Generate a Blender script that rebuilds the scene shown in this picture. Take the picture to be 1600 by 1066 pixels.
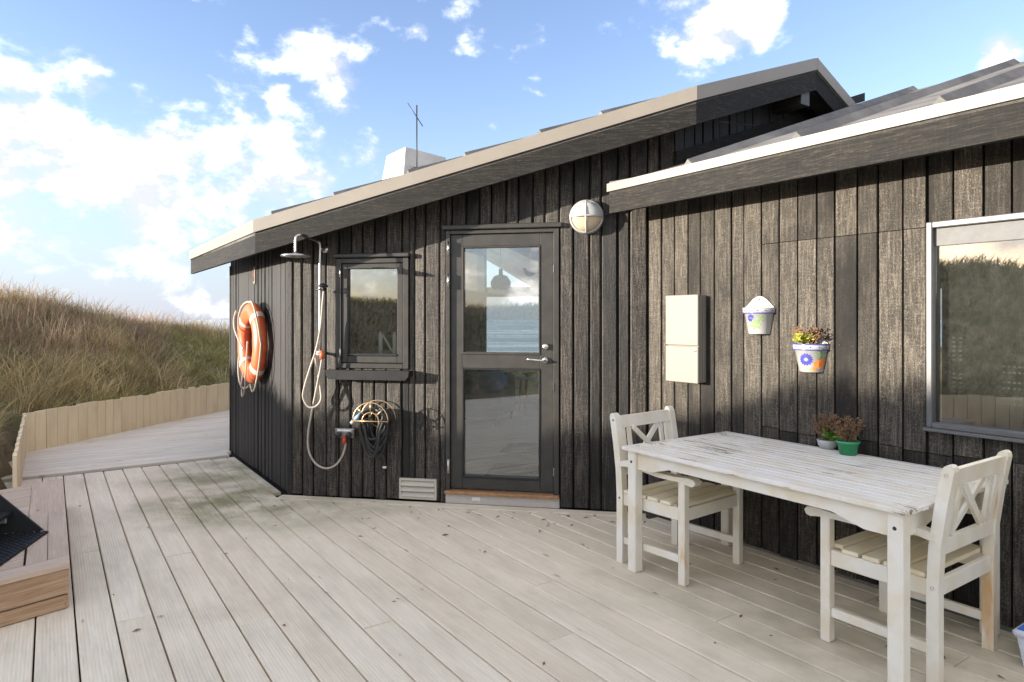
import bpy, bmesh, math, random
import numpy as np
from mathutils import Matrix, Vector
R = math.radians
for o in list(bpy.data.objects): bpy.data.objects.remove(o)
S = bpy.context.scene
COL = S.collection

# ---------------------------------------------------------------- camera, sky, sun, exposure
F, CAMH, HY, CX = 1050.0, 1.45, 498.0, 800.0
cam = bpy.data.cameras.new('camera'); cam_o = bpy.data.objects.new('camera', cam); COL.objects.link(cam_o)
cam_o.location = (0, 0, CAMH); cam_o.rotation_euler = (R(90), 0, 0)
cam.sensor_width = 36; cam.lens = F / 1600 * 36; cam.shift_y = -(533 - HY) / 1600
cam.clip_start = .05; cam.clip_end = 9000
S.camera = cam_o

SUN_DIR = Vector((-.970, -.243, 0)).normalized()      # horizontal direction towards the sun
SUN_EL = R(7.8)
sl = bpy.data.lights.new('sun', 'SUN'); so = bpy.data.objects.new('sun', sl); COL.objects.link(so)
sl.energy = 2.15; sl.angle = R(.5); sl.color = (1, .905, .78)
tosun = Vector((SUN_DIR.x * math.cos(SUN_EL), SUN_DIR.y * math.cos(SUN_EL), math.sin(SUN_EL)))
so.rotation_euler = tosun.to_track_quat('Z', 'Y').to_euler()
so.location = (-20, -8, 12)

W = bpy.data.worlds.new('World'); S.world = W; W.use_nodes = True
S.view_settings.view_transform = 'Standard'; S.view_settings.look = 'None'
S.view_settings.exposure = 2.6; S.view_settings.gamma = 1


class NT:
    """tiny node-tree helper"""
    def __init__(s, nt): s.nt = nt; nt.nodes.clear()
    def n(s, typ, ins=None, **props):
        nd = s.nt.nodes.new(typ)
        for k, v in props.items(): setattr(nd, k, v)
        for k, v in (ins or {}).items(): s.put(nd, k, v)
        return nd
    def put(s, nd, k, v):
        i = nd.inputs[k]
        if hasattr(v, 'bl_idname') and hasattr(v, 'outputs'): v = v.outputs[0]
        if isinstance(v, bpy.types.NodeSocket): s.nt.links.new(v, i)
        else: i.default_value = v
    def math(s, op, a, b=0.0, c=None, clamp=False):
        nd = s.n('ShaderNodeMath', operation=op, use_clamp=clamp); s.put(nd, 0, a); s.put(nd, 1, b)
        if c is not None: s.put(nd, 2, c)
        return nd.outputs[0]
    def noise(s, vec, scale, detail=4, rough=.6, dist=0):
        return s.n('ShaderNodeTexNoise', {'Vector': vec, 'Scale': scale, 'Detail': detail, 'Roughness': rough, 'Distortion': dist}).outputs[0]
    def ramp(s, fac, a, b):
        nd = s.n('ShaderNodeMapRange', {'Value': fac, 'From Min': a, 'From Max': b}, interpolation_type='SMOOTHSTEP')
        return nd.outputs[0]
    def mix(s, fac, a, b):
        nd = s.n('ShaderNodeMix', data_type='RGBA'); s.put(nd, 0, fac); s.put(nd, 6, a); s.put(nd, 7, b)
        return nd.outputs[2]
    def mapping(s, vec, scale=(1, 1, 1), loc=None):
        nd = s.n('ShaderNodeMapping', {'Vector': vec, 'Scale': scale})
        if loc is not None: s.put(nd, 'Location', loc)
        return nd.outputs[0]


# ---- sky with clouds (by direction, all round)
w = NT(W.node_tree)
sky = w.n('ShaderNodeTexSky', sky_type='NISHITA', sun_disc=False, sun_elevation=SUN_EL,
          sun_rotation=math.atan2(SUN_DIR.x, SUN_DIR.y), altitude=0, air_density=1.0, dust_density=.15, ozone_density=2.2)
geo = w.n('ShaderNodeTexCoord').outputs['Generated']
def pix_dir(x, y): return Vector(((x - CX) / F, 1, (HY - y) / F)).normalized()
# cumulus: centre (as seen from the terrace), angular radius, weight
blobs = [((40, 280), .26, .27), ((250, 290), .22, .28), ((440, 290), .20, .28), ((190, 150), .14, .24), ((505, 80), .085, .26),
         ((535, 150), .085, .24), ((560, 260), .13, .22), ((640, 145), .04, .20), ((1110, 60), .10, .30), ((1180, 40), .07, .26),
         ((1570, 75), .05, .28)]
acc = None
for (px, r, wt) in blobs:
    d = pix_dir(*px)
    dp = w.n('ShaderNodeVectorMath', operation='DISTANCE'); w.put(dp, 0, geo); w.put(dp, 1, tuple(d))
    mr = w.n('ShaderNodeMapRange', {'Value': dp.outputs['Value'], 'From Min': 0.0, 'From Max': r, 'To Min': wt, 'To Max': 0.0}, interpolation_type='SMOOTHSTEP')
    acc = mr.outputs[0] if acc is None else w.math('MAXIMUM', acc, mr.outputs[0])
gm = w.mapping(geo, (1, 1, 1.5))
nz = w.noise(gm, 7.0, 9, .58, .15)
nz2 = w.noise(w.mapping(geo, (1, 1, 1.4), (.3, .2, .1)), 2.2, 3, .5)
base = w.math('ADD', nz, acc)
# other parts of the sky carry scattered clouds of the same kind
sepd = w.n('ShaderNodeSeparateXYZ', {'Vector': geo})
away = w.ramp(sepd.outputs['Y'], .55, .1)
base = w.math('ADD', base, w.math('MULTIPLY', away, w.math('MULTIPLY', w.math('SUBTRACT', nz2, .26), 1.0)))
dens = w.ramp(base, .62, .84)
puff = w.noise(gm, 16, 6, .6)
shade = w.ramp(w.math('ADD', w.math('MULTIPLY', nz, .55), w.math('MULTIPLY', puff, .75)), .58, .82)
ccol = w.mix(shade, (1.05, 1.08, 1.24, 1), (4.3, 4.1, 3.85, 1))
hs = w.n('ShaderNodeVectorMath', operation='MULTIPLY'); w.put(hs, 0, sky.outputs[0]); w.put(hs, 1, (.57, .475, .515))
# whitish sea haze low over the horizon, all round
sd_ = w.n('ShaderNodeVectorMath', operation='DOT_PRODUCT'); w.put(sd_, 0, geo); w.put(sd_, 1, tuple(tosun))
hz_ = w.math('MULTIPLY', w.ramp(sepd.outputs['Z'], .30, -.02), w.ramp(sd_.outputs['Value'], .95, .40))      # thinner towards the sun
skyb = w.mix(w.math('MULTIPLY', hz_, .85), hs.outputs[0], (.60, .79, 1.08, 1))
skyc = w.mix(dens, skyb, ccol)
bg = w.n('ShaderNodeBackground', {'Color': skyc, 'Strength': .145})
w.nt.links.new(bg.outputs[0], w.n('ShaderNodeOutputWorld').inputs[0])


# ---------------------------------------------------------------- materials
def newmat(name):
    m = bpy.data.materials.new(name); m.use_nodes = True; t = NT(m.node_tree)
    out = t.n('ShaderNodeOutputMaterial'); b = t.n('ShaderNodeBsdfPrincipled'); t.nt.links.new(b.outputs[0], out.inputs[0])
    t.b = b; t.out = out
    t.obj = t.n('ShaderNodeTexCoord').outputs['Object']
    return m, t
def rnd(t): return t.n('ShaderNodeObjectInfo').outputs['Random']
def rvec(t, k=37.0):
    r = rnd(t); c = t.n('ShaderNodeCombineXYZ'); t.put(c, 0, t.math('MULTIPLY', r, k)); t.put(c, 1, t.math('MULTIPLY', r, k * 1.7)); t.put(c, 2, t.math('MULTIPLY', r, k * 2.3))
    return c.outputs[0]
def bump(t, h, strength=.4, dist=.01):
    return t.n('ShaderNodeBump', {'Height': h, 'Strength': strength, 'Distance': dist}).outputs[0]

def plain(name, col, rough=.5, metal=0, var=.12, scale=18, bmp=0, spec=.5):
    m, t = newmat(name)
    n = t.noise(t.obj, scale, 5)
    c = t.mix(t.ramp(n, .3, .7), tuple(v * (1 - var) for v in col) + (1,), tuple(min(1, v * (1 + var)) for v in col) + (1,))
    t.put(t.b, 'Base Color', c); t.put(t.b, 'Roughness', t.math('ADD', rough - .05, t.math('MULTIPLY', n, .1)))
    t.put(t.b, 'Metallic', metal); t.put(t.b, 'Specular IOR Level', spec)
    if bmp: t.put(t.b, 'Normal', bump(t, t.noise(t.obj, scale * 6, 4), bmp, .003))
    return m

def black_boards(name, axis, dark, worn, amount, contrast=1.0, fine=150, rough=.5, spec=.28):
    """weathered black wood stain on rough-sawn boards; axis = grain direction"""
    m, t = newmat(name)
    v = t.n('ShaderNodeVectorMath', operation='ADD'); t.put(v, 0, t.obj); t.put(v, 1, rvec(t)); v = v.outputs[0]
    def stretched(a): q = [1, 1, 1]; q[axis] = a; return t.mapping(v, tuple(q))
    other = 0 if axis == 2 else 2
    grain = t.noise(stretched(.06 if axis == 2 else .03), 90, 6, .7, .3)         # long fibres
    speck = t.noise(stretched(.55 if axis == 2 else .10), fine, 4, .7, .1)       # torn fibres of the rough-sawn face
    q = [1, 1, 1]; q[other] = .12
    saw = t.noise(t.mapping(v, tuple(q)), 120, 3, .6)                            # saw marks across the grain
    patch = t.noise(stretched(.35), 3.1, 5, .65)
    r = rnd(t)
    hi = t.math('ADD', t.math('MULTIPLY', t.ramp(speck, .50, .70), .6), t.math('ADD', t.math('MULTIPLY', t.ramp(grain, .42, .70), .4), t.math('MULTIPLY', t.ramp(saw, .5, .75), .18)))
    k = t.math('ADD', t.math('MULTIPLY', hi, contrast), .42 * (1 - contrast))
    k = t.math('MULTIPLY', k, t.ramp(t.math('ADD', patch, t.math('MULTIPLY', r, .30)), .30, .85))
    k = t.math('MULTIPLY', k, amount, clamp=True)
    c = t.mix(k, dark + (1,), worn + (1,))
    # knots
    vo = t.n('ShaderNodeTexVoronoi', {'Vector': stretched(.30), 'Scale': 5.0, 'Randomness': 1.0})
    c = t.mix(t.math('MULTIPLY', t.ramp(vo.outputs['Distance'], .10, .05), .6), c, tuple(x * .6 for x in dark) + (1,))
    t.put(t.b, 'Base Color', c)
    t.put(t.b, 'Roughness', t.math('ADD', rough, t.math('MULTIPLY', grain, .25)))
    t.put(t.b, 'Specular IOR Level', spec)
    h = t.math('ADD', t.math('MULTIPLY', grain, .6), t.math('ADD', t.math('MULTIPLY', speck, .7), t.math('MULTIPLY', saw, .3)))
    t.put(t.b, 'Normal', bump(t, h, .8, .006))
    return m

def deck_wood(name, c0, c1, stain=True, ribs=True, knots=1.0):
    m, t = newmat(name)
    v = t.n('ShaderNodeVectorMath', operation='ADD'); t.put(v, 0, t.obj); t.put(v, 1, rvec(t)); v = v.outputs[0]
    grain = t.noise(t.mapping(v, (.9, 26, 26)), 3.2, 6, .62, 1.2)
    blot = t.noise(t.mapping(v, (.7, 2, 2)), 2.6, 5, .6)
    c = t.mix(t.ramp(grain, .3, .72), c0 + (1,), c1 + (1,))
    c = t.mix(t.math('MULTIPLY', t.ramp(blot, .42, .75), .42), c, tuple(x * .66 for x in c0) + (1,))
    r = rnd(t)
    c = t.mix(t.math('MULTIPLY', t.ramp(r, .3, 1), .20), c, (c0[0] * .80, c0[1] * .74, c0[2] * .68, 1))
    # knots
    vo = t.n('ShaderNodeTexVoronoi', {'Vector': t.mapping(v, (1.3, 4.5, 0)), 'Scale': 1.35, 'Randomness': 1.0})
    kn = t.ramp(vo.outputs['Distance'], .085, .03)
    c = t.mix(t.math('MULTIPLY', kn, .55 * knots), c, (.20, .12, .07, 1))
    # short dark checks and dirt specks
    chk = t.ramp(t.noise(t.mapping(v, (1.4, 16, 1)), 7, 3, .6), .73, .80)
    c = t.mix(t.math('MULTIPLY', chk, .55), c, (.13, .10, .07, 1))
    if stain:
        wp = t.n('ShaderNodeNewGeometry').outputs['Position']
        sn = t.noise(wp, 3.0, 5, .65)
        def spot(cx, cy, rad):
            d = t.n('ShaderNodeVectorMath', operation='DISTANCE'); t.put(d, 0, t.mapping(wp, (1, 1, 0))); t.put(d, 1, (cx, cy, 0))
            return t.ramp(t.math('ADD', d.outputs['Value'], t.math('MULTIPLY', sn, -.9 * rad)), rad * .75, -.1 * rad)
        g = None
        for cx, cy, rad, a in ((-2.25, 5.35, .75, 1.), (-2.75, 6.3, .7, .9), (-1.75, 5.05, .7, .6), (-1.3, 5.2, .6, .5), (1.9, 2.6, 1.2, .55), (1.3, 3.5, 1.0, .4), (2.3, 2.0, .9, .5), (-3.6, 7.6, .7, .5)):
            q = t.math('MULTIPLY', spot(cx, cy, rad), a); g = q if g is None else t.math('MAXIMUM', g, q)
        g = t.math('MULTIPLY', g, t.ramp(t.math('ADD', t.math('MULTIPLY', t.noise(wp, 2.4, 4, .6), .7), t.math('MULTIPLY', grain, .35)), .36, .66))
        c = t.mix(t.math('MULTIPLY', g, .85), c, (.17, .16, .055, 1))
        dn = t.ramp(t.noise(wp, 1.1, 5, .65), .52, .78)
        c = t.mix(t.math('MULTIPLY', dn, .34), c, (.30, .24, .155, 1))
    t.put(t.b, 'Base Color', c); t.put(t.b, 'Roughness', .72); t.put(t.b, 'Specular IOR Level', .25)
    h = t.math('MULTIPLY', grain, .5)
    if ribs:
        wv = t.n('ShaderNodeTexWave', {'Vector': t.obj, 'Scale': 22.0, 'Distortion': .0}, wave_type='BANDS', bands_direction='Y')
        h = t.math('ADD', h, t.math('MULTIPLY', wv.outputs['Fac'], .55))
    t.put(t.b, 'Normal', bump(t, h, .35, .004))
    return m

def white_paint(name, col, peel=0.0, axis=0, rust=False):
    m, t = newmat(name)
    v = t.n('ShaderNodeVectorMath', operation='ADD'); t.put(v, 0, t.obj); t.put(v, 1, rvec(t, 5)); v = v.outputs[0]
    n = t.noise(v, 6, 5, .6)
    c = t.mix(t.ramp(n, .35, .75), col + (1,), (col[0] * .90, col[1] * .83, col[2] * .70, 1))
    h = t.noise(t.mapping(v, (2, 30, 30) if axis == 0 else (30, 30, 2)), 4, 4)
    if peel:
        sc = (.9, 12, 12)
        p = t.noise(t.mapping(v, sc), 3.3, 5, .62, .3)
        pp = t.noise(t.obj, 2.1, 3, .5)
        k = t.ramp(t.math('ADD', p, t.math('MULTIPLY', t.math('SUBTRACT', pp, .5), .62)), .60, .615)
        c = t.mix(k, c, (.10, .085, .07, 1))
        k2 = t.ramp(t.math('ADD', p, t.math('MULTIPLY', t.math('SUBTRACT', pp, .5), .62)), .55, .61)
        c = t.mix(t.math('MULTIPLY', k2, .30), c, (.55, .47, .36, 1))
        h = t.math('SUBTRACT', h, t.math('MULTIPLY', k, 1.2))
    if rust:
        p = t.noise(t.mapping(t.obj, (6, 6, 1.1)), 2.3, 4, .6)
        c = t.mix(t.math('MULTIPLY', t.ramp(p, .50, .68), .75), c, (.62, .34, .12, 1))
    t.put(t.b, 'Base Color', c); t.put(t.b, 'Roughness', .48); t.put(t.b, 'Normal', bump(t, h, .25, .002))
    return m

def glass_pane(name, tint=(.92, .95, .94), dirt=.03):
    m, t = newmat(name)
    t.nt.nodes.remove(t.b)
    tr = t.n('ShaderNodeBsdfTransparent', {'Color': tint + (1,)})
    gl = t.n('ShaderNodeBsdfGlossy', {'Color': (1, 1, 1, 1), 'Roughness': .004})
    fr = t.n('ShaderNodeFresnel', {'IOR': 2.3})
    mx = t.n('ShaderNodeMixShader', {0: fr, 1: tr, 2: gl})
    df = t.n('ShaderNodeBsdfDiffuse', {'Color': (.7, .7, .68, 1)})
    k = t.math('MULTIPLY', t.ramp(t.noise(t.obj, 30, 6, .7), .3, .9), dirt)
    mx2 = t.n('ShaderNodeMixShader', {0: k, 1: mx, 2: df})
    t.nt.links.new(mx2.outputs[0], t.out.inputs[0])
    return m

M = {}
M['blackA'] = black_boards('black_stained_board', 2, (.008, .0078, .0076), (.33, .275, .21), .85, 1.0, 190, .42, .38)
M['blackB'] = black_boards('worn_black_board', 2, (.013, .0122, .011), (.33, .285, .225), .92, .80, 210, .6, .2)
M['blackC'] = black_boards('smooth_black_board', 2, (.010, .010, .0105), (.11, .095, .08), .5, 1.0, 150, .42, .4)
M['fasciaX'] = black_boards('black_fascia_wood', 0, (.009, .0088, .0086), (.17, .145, .11), .42, 1.0, 150, .55, .2)
M['nail'] = plain('rusty_nail', (.02, .015, .012), .6)
M['backing'] = plain('dark_backing', (.008, .008, .008), .9)
M['frame'] = plain('dark_grey_frame_paint', (.040, .037, .032), .42, var=.15, scale=9, bmp=.08)
M['frame_low'] = M['frame']
M['sillblack'] = plain('black_sill_paint', (.018, .018, .018), .4, bmp=.2)
M['deck'] = deck_wood('weathered_deck_wood', (.75, .65, .495), (.86, .775, .62))
M['deck2'] = deck_wood('fresh_deck_wood', (.74, .65, .53), (.84, .77, .66), stain=False)
M['platform'] = deck_wood('step_wood', (.50, .37, .27), (.60, .485, .385), stain=False, ribs=False)
M['platfront'] = deck_wood('step_front_wood', (.34, .20, .11), (.56, .40, .26), stain=False, ribs=False, knots=1.6)
M['fence'] = deck_wood('pale_fence_wood', (.82, .655, .42), (.88, .75, .53), stain=False, ribs=False)
M['trim'] = plain('pale_roof_trim', (.235, .21, .175), .5, var=.05, scale=3)
mf, t = newmat('grey_roofing_felt')
f1 = t.noise(t.obj, 3.0, 6, .65); f2 = t.noise(t.obj, 240, 3, .7); f3 = t.noise(t.obj, 7, 4, .6)
c = t.mix(t.ramp(f1, .3, .7), (.11, .105, .10, 1), (.215, .205, .19, 1)); c = t.mix(t.math('MULTIPLY', t.ramp(f2, .45, .7), .5), c, (.05, .048, .045, 1))
c = t.mix(t.math('MULTIPLY', t.ramp(f3, .68, .76), .7), c, (.34, .25, .06, 1))
t.put(t.b, 'Base Color', c); t.put(t.b, 'Roughness', .9); t.put(t.b, 'Normal', bump(t, f2, .7, .004)); M['felt'] = mf
M['brightwhite'] = plain('bright_white_paint', (.84, .83, .80), .4, var=.02)
M['gable'] = M['blackC']
M['white'] = white_paint('cream_white_paint', (.83, .80, .715), rust=False)
M['seatcream'] = white_paint('yellowed_white_paint', (.82, .74, .55))
M['whiterust'] = white_paint('rusty_white_paint', (.80, .755, .64), rust=True)
M['tabletop'] = white_paint('peeling_white_paint', (.83, .81, .765), peel=.165)
M['glass'] = glass_pane('window_glass')
M['glassdirty'] = glass_pane('dusty_window_glass', (.75, .77, .75), .02)
M['steel'] = plain('brushed_steel', (.62, .61, .58), .28, 1, .06)
M['chrome'] = plain('dull_chrome', (.55, .53, .50), .30, 1, .06)
M['alu'] = plain('aluminium_frame', (.13, .13, .128), .5, .3, .06)
M['greyblind'] = plain('grey_blind', (.13, .13, .127), .7)
M['panel'] = plain('dark_grey_panel', (.045, .043, .038), .8, var=.2, scale=4)
M['hose'] = plain('pale_hose_rubber', (.42, .36, .30), .5)
M['black'] = plain('black_rubber', (.015, .015, .016), .55, bmp=.2)
M['blacksteel'] = plain('black_steel', (.02, .021, .023), .42)
M['cable'] = plain('dark_grey_cable', (.03, .03, .029), .5)
M['wire'] = plain('brass_wire', (.55, .38, .22), .35, .7)
M['orange'] = plain('orange_fitting', (.55, .12, .04), .45)
M['redfit'] = plain('red_fitting', (.50, .06, .03), .45)
M['ring'] = plain('faded_orange_plastic', (.66, .13, .045), .42, var=.15, scale=9)
M['ringband'] = plain('worn_white_band', (.70, .58, .50), .6, var=.12)
M['rope'] = plain('cream_rope', (.45, .40, .32), .8, bmp=.4, scale=60)
M['box'] = plain('beige_plastic', (.205, .186, .152), .5, var=.03, scale=4)
M['vent'] = plain('grey_beige_plastic', (.50, .46, .38), .55, var=.06, scale=5)
M['concrete'] = plain('chimney_plaster', (.50, .48, .45), .8, var=.12, scale=5, bmp=.3)
M['plinth'] = plain('pale_plinth', (.50, .47, .43), .7, var=.05)
M['sillwood'] = plain('oiled_threshold_wood', (.36, .19, .085), .5, var=.2)
M['ceramic'] = plain('white_glazed_ceramic', (.40, .395, .38), .18, var=.03, scale=5)
M['blue'] = plain('blue_glaze', (.055, .06, .30), .25)
M['green'] = plain('green_glaze', (.20, .36, .10), .3)
M['orangeglaze'] = plain('orange_glaze', (.72, .22, .05), .3)
M['greenpot'] = plain('green_plastic', (.035, .30, .13), .35)
M['soil'] = plain('potting_soil', (.035, .026, .018), .95, bmp=.6)
M['twig'] = plain('dry_brown_twig', (.20, .115, .06), .8, var=.35)
M['leafy'] = plain('yellow_green_leaf', (.36, .36, .05), .6, var=.35)
M['leafgreen'] = plain('fresh_green_leaf', (.16, .30, .04), .6, var=.3)
M['opal'] = plain('frosted_lamp_glass', (.50, .40, .27), .25, var=.05)
M['lampgrey'] = plain('light_grey_lamp_shell', (.38, .38, .37), .4, var=.04)
M['floor'] = deck_wood('pale_wood_floor', (.45, .38, .31), (.55, .48, .40), stain=False, ribs=False)
M['inwall'] = plain('dark_panelled_wall', (.10, .075, .05), .6)
M['inwhite'] = plain('white_ceiling_paint', (.75, .75, .74), .7, var=.02)
M['sofa'] = plain('charcoal_fabric', (.04, .042, .045), .9, bmp=.4)
M['cushion'] = plain('blue_fabric', (.05, .12, .25), .9)
M['mat'] = plain('dark_grey_mat', (.035, .034, .033), .95, bmp=.5, scale=40)
M['tub'] = plain('milky_plastic', (.62, .66, .72), .3)
M['lid'] = plain('blue_plastic', (.03, .12, .50), .35)
M['plugblue'] = plain('pale_blue_plastic', (.30, .48, .68), .4)
M['whiteplastic'] = plain('white_plastic', (.75, .74, .70), .4)


# ---------------------------------------------------------------- mesh helpers
class MB:
    def __init__(s): s.v = []; s.f = []; s.sm = []
    def add(s, vs, fs, smooth=False):
        b = len(s.v); s.v += [tuple(map(float, q)) for q in vs]; s.f += [tuple(b + i for i in f) for f in fs]; s.sm += [smooth] * len(fs); return s
    def box(s, x0, x1, y0, y1, z0, z1, bev=0.0):
        if bev <= 0:
            return s.add([(x0, y0, z0), (x1, y0, z0), (x1, y1, z0), (x0, y1, z0), (x0, y0, z1), (x1, y0, z1), (x1, y1, z1), (x0, y1, z1)],
                  [(0, 3, 2, 1), (4, 5, 6, 7), (0, 1, 5, 4), (1, 2, 6, 5), (2, 3, 7, 6), (3, 0, 4, 7)])
        bm = bmesh.new(); bmesh.ops.create_cube(bm, size=1)
        for q in bm.verts: q.co = ((x0 + x1) / 2 + q.co.x * (x1 - x0), (y0 + y1) / 2 + q.co.y * (y1 - y0), (z0 + z1) / 2 + q.co.z * (z1 - z0))
        bmesh.ops.bevel(bm, geom=bm.edges[:], offset=bev, segments=1, affect='EDGES', profile=.5)
        bm.verts.index_update(); s.add([q.co for q in bm.verts], [[q.index for q in f.verts] for f in bm.faces]); bm.free(); return s
    def prism(s, poly, y0, y1):
        """polygon in x,z extruded along y"""
        n = len(poly)
        return s.add([(x, y0, z) for x, z in poly] + [(x, y1, z) for x, z in poly],
              [tuple(range(n)), tuple(range(2 * n - 1, n - 1, -1))] + [(i, i + n, (i + 1) % n + n, (i + 1) % n) for i in range(n)])
    def hexa(s, a, b):
        """two quads a[4], b[4] (corresponding corners) -> box"""
        return s.add(list(a) + list(b), [(3, 2, 1, 0), (4, 5, 6, 7)] + [(i, (i + 1) % 4, (i + 1) % 4 + 4, i + 4) for i in range(4)])
    def tube(s, pts, r, n=8, closed=False, smooth=True):
        pts = [Vector(p) for p in pts]; m = len(pts); rs = r if isinstance(r, (list, tuple)) else [r] * m
        tang = []
        for i in range(m):
            a = pts[(i - 1) % m] if closed or i > 0 else pts[i]; b = pts[(i + 1) % m] if closed or i < m - 1 else pts[i]
            tang.append((b - a).normalized())
        up = Vector((0, 0, 1)) if abs(tang[0].z) < .9 else Vector((1, 0, 0))
        nrm = (up - tang[0] * up.dot(tang[0])).normalized(); vs = []
        for i in range(m):
            nrm = (nrm - tang[i] * nrm.dot(tang[i])); nrm = nrm.normalized() if nrm.length > 1e-6 else tang[i].orthogonal().normalized()
            bn = tang[i].cross(nrm)
            for k in range(n):
                a = 2 * math.pi * k / n; vs.append(pts[i] + (nrm * math.cos(a) + bn * math.sin(a)) * rs[i])
        fs = []
        for i in range(m if closed else m - 1):
            j = (i + 1) % m
            for k in range(n): fs.append((i * n + k, i * n + (k + 1) % n, j * n + (k + 1) % n, j * n + k))
        if not closed: fs += [tuple(range(n - 1, -1, -1)), tuple((m - 1) * n + k for k in range(n))]
        return s.add(vs, fs, smooth)
    def lathe(s, prof, n=24, c=(0, 0, 0), a0=0, a1=2 * math.pi, axis='z', smooth=True):
        full = abs(a1 - a0 - 2 * math.pi) < 1e-6; m = n if full else n + 1; vs = []
        for (r, h) in prof:
            for k in range(m):
                a = a0 + (a1 - a0) * k / n
                p = (r * math.cos(a), r * math.sin(a), h)
                if axis == 'y': p = (r * math.cos(a), h, r * math.sin(a))
                vs.append((p[0] + c[0], p[1] + c[1], p[2] + c[2]))
        fs = []
        for i in range(len(prof) - 1):
            for k in range(m if full else m - 1):
                q = (i * m + k, i * m + (k + 1) % m, (i + 1) * m + (k + 1) % m, (i + 1) * m + k)
                fs.append(q if axis == 'z' else q[::-1])
        return s.add(vs, fs, smooth)
    def build(s, name, mat, parent=None, mw=None, bevel=0):
        """mw = world matrix of the object (mesh is in that frame). Parent matrices are handled here."""
        me = bpy.data.meshes.new(name); me.from_pydata(s.v, [], s.f); me.validate()
        bm = bmesh.new(); bm.from_mesh(me); bmesh.ops.recalc_face_normals(bm, faces=bm.faces[:]); bm.to_mesh(me); bm.free()
        if len(me.polygons) == len(s.sm): me.polygons.foreach_set('use_smooth', s.sm)
        me.materials.append(M[mat] if isinstance(mat, str) else mat)
        return link(bpy.data.objects.new(name, me), parent, mw)

WM = {}
def link(o, parent=None, mw=None):
    COL.objects.link(o)
    if mw is None: mw = WM[parent.name] if parent else Matrix()
    if parent:
        o.parent = parent; o.matrix_basis = WM[parent.name].inverted() @ mw
    else: o.matrix_basis = mw
    WM[o.name] = mw.copy(); return o
def tag(o, label=None, cat=None, group=None, kind=None):
    if label: o['label'] = label
    if cat: o['category'] = cat
    if group: o['group'] = group
    if kind: o['kind'] = kind
    return o
def thing(name, label, cat, mw, group=None):
    return tag(link(bpy.data.objects.new(name, None), None, mw), label, cat, group)
def T(x, y, z): return Matrix.Translation((x, y, z))
def smooth_path(pts, k=6):
    pts = [Vector(p) for p in pts]; out = []
    for i in range(len(pts) - 1):
        p0, p1, p2, p3 = pts[max(i - 1, 0)], pts[i], pts[i + 1], pts[min(i + 2, len(pts) - 1)]
        for j in range(k):
            u = j / k
            out.append(.5 * ((2 * p1) + (p2 - p0) * u + (2 * p0 - 5 * p1 + 4 * p2 - p3) * u * u + (3 * p1 - p0 - 3 * p2 + p3) * u ** 3))
    return out + [pts[-1]]

# ---------------------------------------------------------------- lay-out: wall frames on the ground (metres)
ANG = R(-10.5)
def unit(a): return Vector((math.cos(a), math.sin(a)))
rA, rB, rD = unit(ANG), unit(ANG - math.pi / 4), unit(ANG + math.pi / 4)
def nrm(r): return Vector((r.y, -r.x))
nA, nB, nD = nrm(rA), nrm(rB), nrm(rD)
CA = Vector((-1.835, 5.536)); CI = CA + rA * 2.90
CI = Vector((1.018, 5.041)) if (CI - Vector((1.018, 5.041))).length > .2 else CI
CC = CA - rB * 2.18
QD = CA + rA * 3.094
def frame(o, r):
    n = nrm(r); return Matrix(((r.x, -n.x, 0, o.x), (r.y, -n.y, 0, o.y), (0, 0, 1, 0), (0, 0, 0, 1)))
FA, FB, FC, FD = frame(CA, rA), frame(CI, rB), frame(CA, rB), frame(QD, rD)
def on_wall(px, py, o, r, off=0.0):
    """photo pixel -> (along, out, up) in the frame of a wall, on the plane standing `off` in front of it"""
    d = Vector(((px - CX) / F, 1, (HY - py) / F)); n = nrm(r); P = o + n * off
    t = (P.x * n.x + P.y * n.y) / (d.x * n.x + d.y * n.y); q = d * t
    return ((q.x - o.x) * r.x + (q.y - o.y) * r.y, -off, q.z + CAMH)
def A(px, py, off=0.0): return on_wall(px, py, CA, rA, off)
def B(px, py, off=0.0): return on_wall(px, py, CI, rB, off)
def C(px, py, off=0.0): return on_wall(px, py, CA, rB, off)
def ground(px, py, z=0.0):
    t = (z - CAMH) / ((HY - py) / F); return Vector(((px - CX) / F * t, t, z))

# roof planes
OV = .30
E1 = CA + nA * OV - rA * (OV * math.tan(R(22.5)))
PITCH = .354
def zF(p): return 2.125 + PITCH * ((p.x - E1.x) * rD.x + (p.y - E1.y) * rD.y)     # top of the fascia boards on the main roof
VA = CA + nA * OV + rA * 3.22
RIDGE = VA + rD * 1.46
rng = random.Random(4)

# ---------------------------------------------------------------- terrain, sea
FP = np.array([(-4.40, 12.6), (-4.72, 10.7), (-5.05, 9.34), (-5.42, 7.22), (-3.94, 5.02), (-4.5, 4.5), (-5.0, 3.4), (-5.0, -4.5), (5, -4.5), (9, 4), (9, 14), (2, 17), (-2.5, 14.5)])
def sdist(x, y):
    d = np.full(x.shape, 1e9); inside = np.zeros(x.shape, bool); n = len(FP)
    for i in range(n):
        a, b = FP[i], FP[(i + 1) % n]; e = b - a
        t = np.clip(((x - a[0]) * e[0] + (y - a[1]) * e[1]) / (e @ e), 0, 1)
        d = np.minimum(d, np.hypot(x - a[0] - t * e[0], y - a[1] - t * e[1]))
        c = ((a[1] > y) != (b[1] > y)) & (x < (b[0] - a[0]) * (y - a[1]) / (b[1] - a[1] + 1e-12) + a[0]); inside ^= c
    return np.where(inside, -d, d)
_r = np.random.RandomState(3); _g = _r.rand(64, 64)
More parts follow.
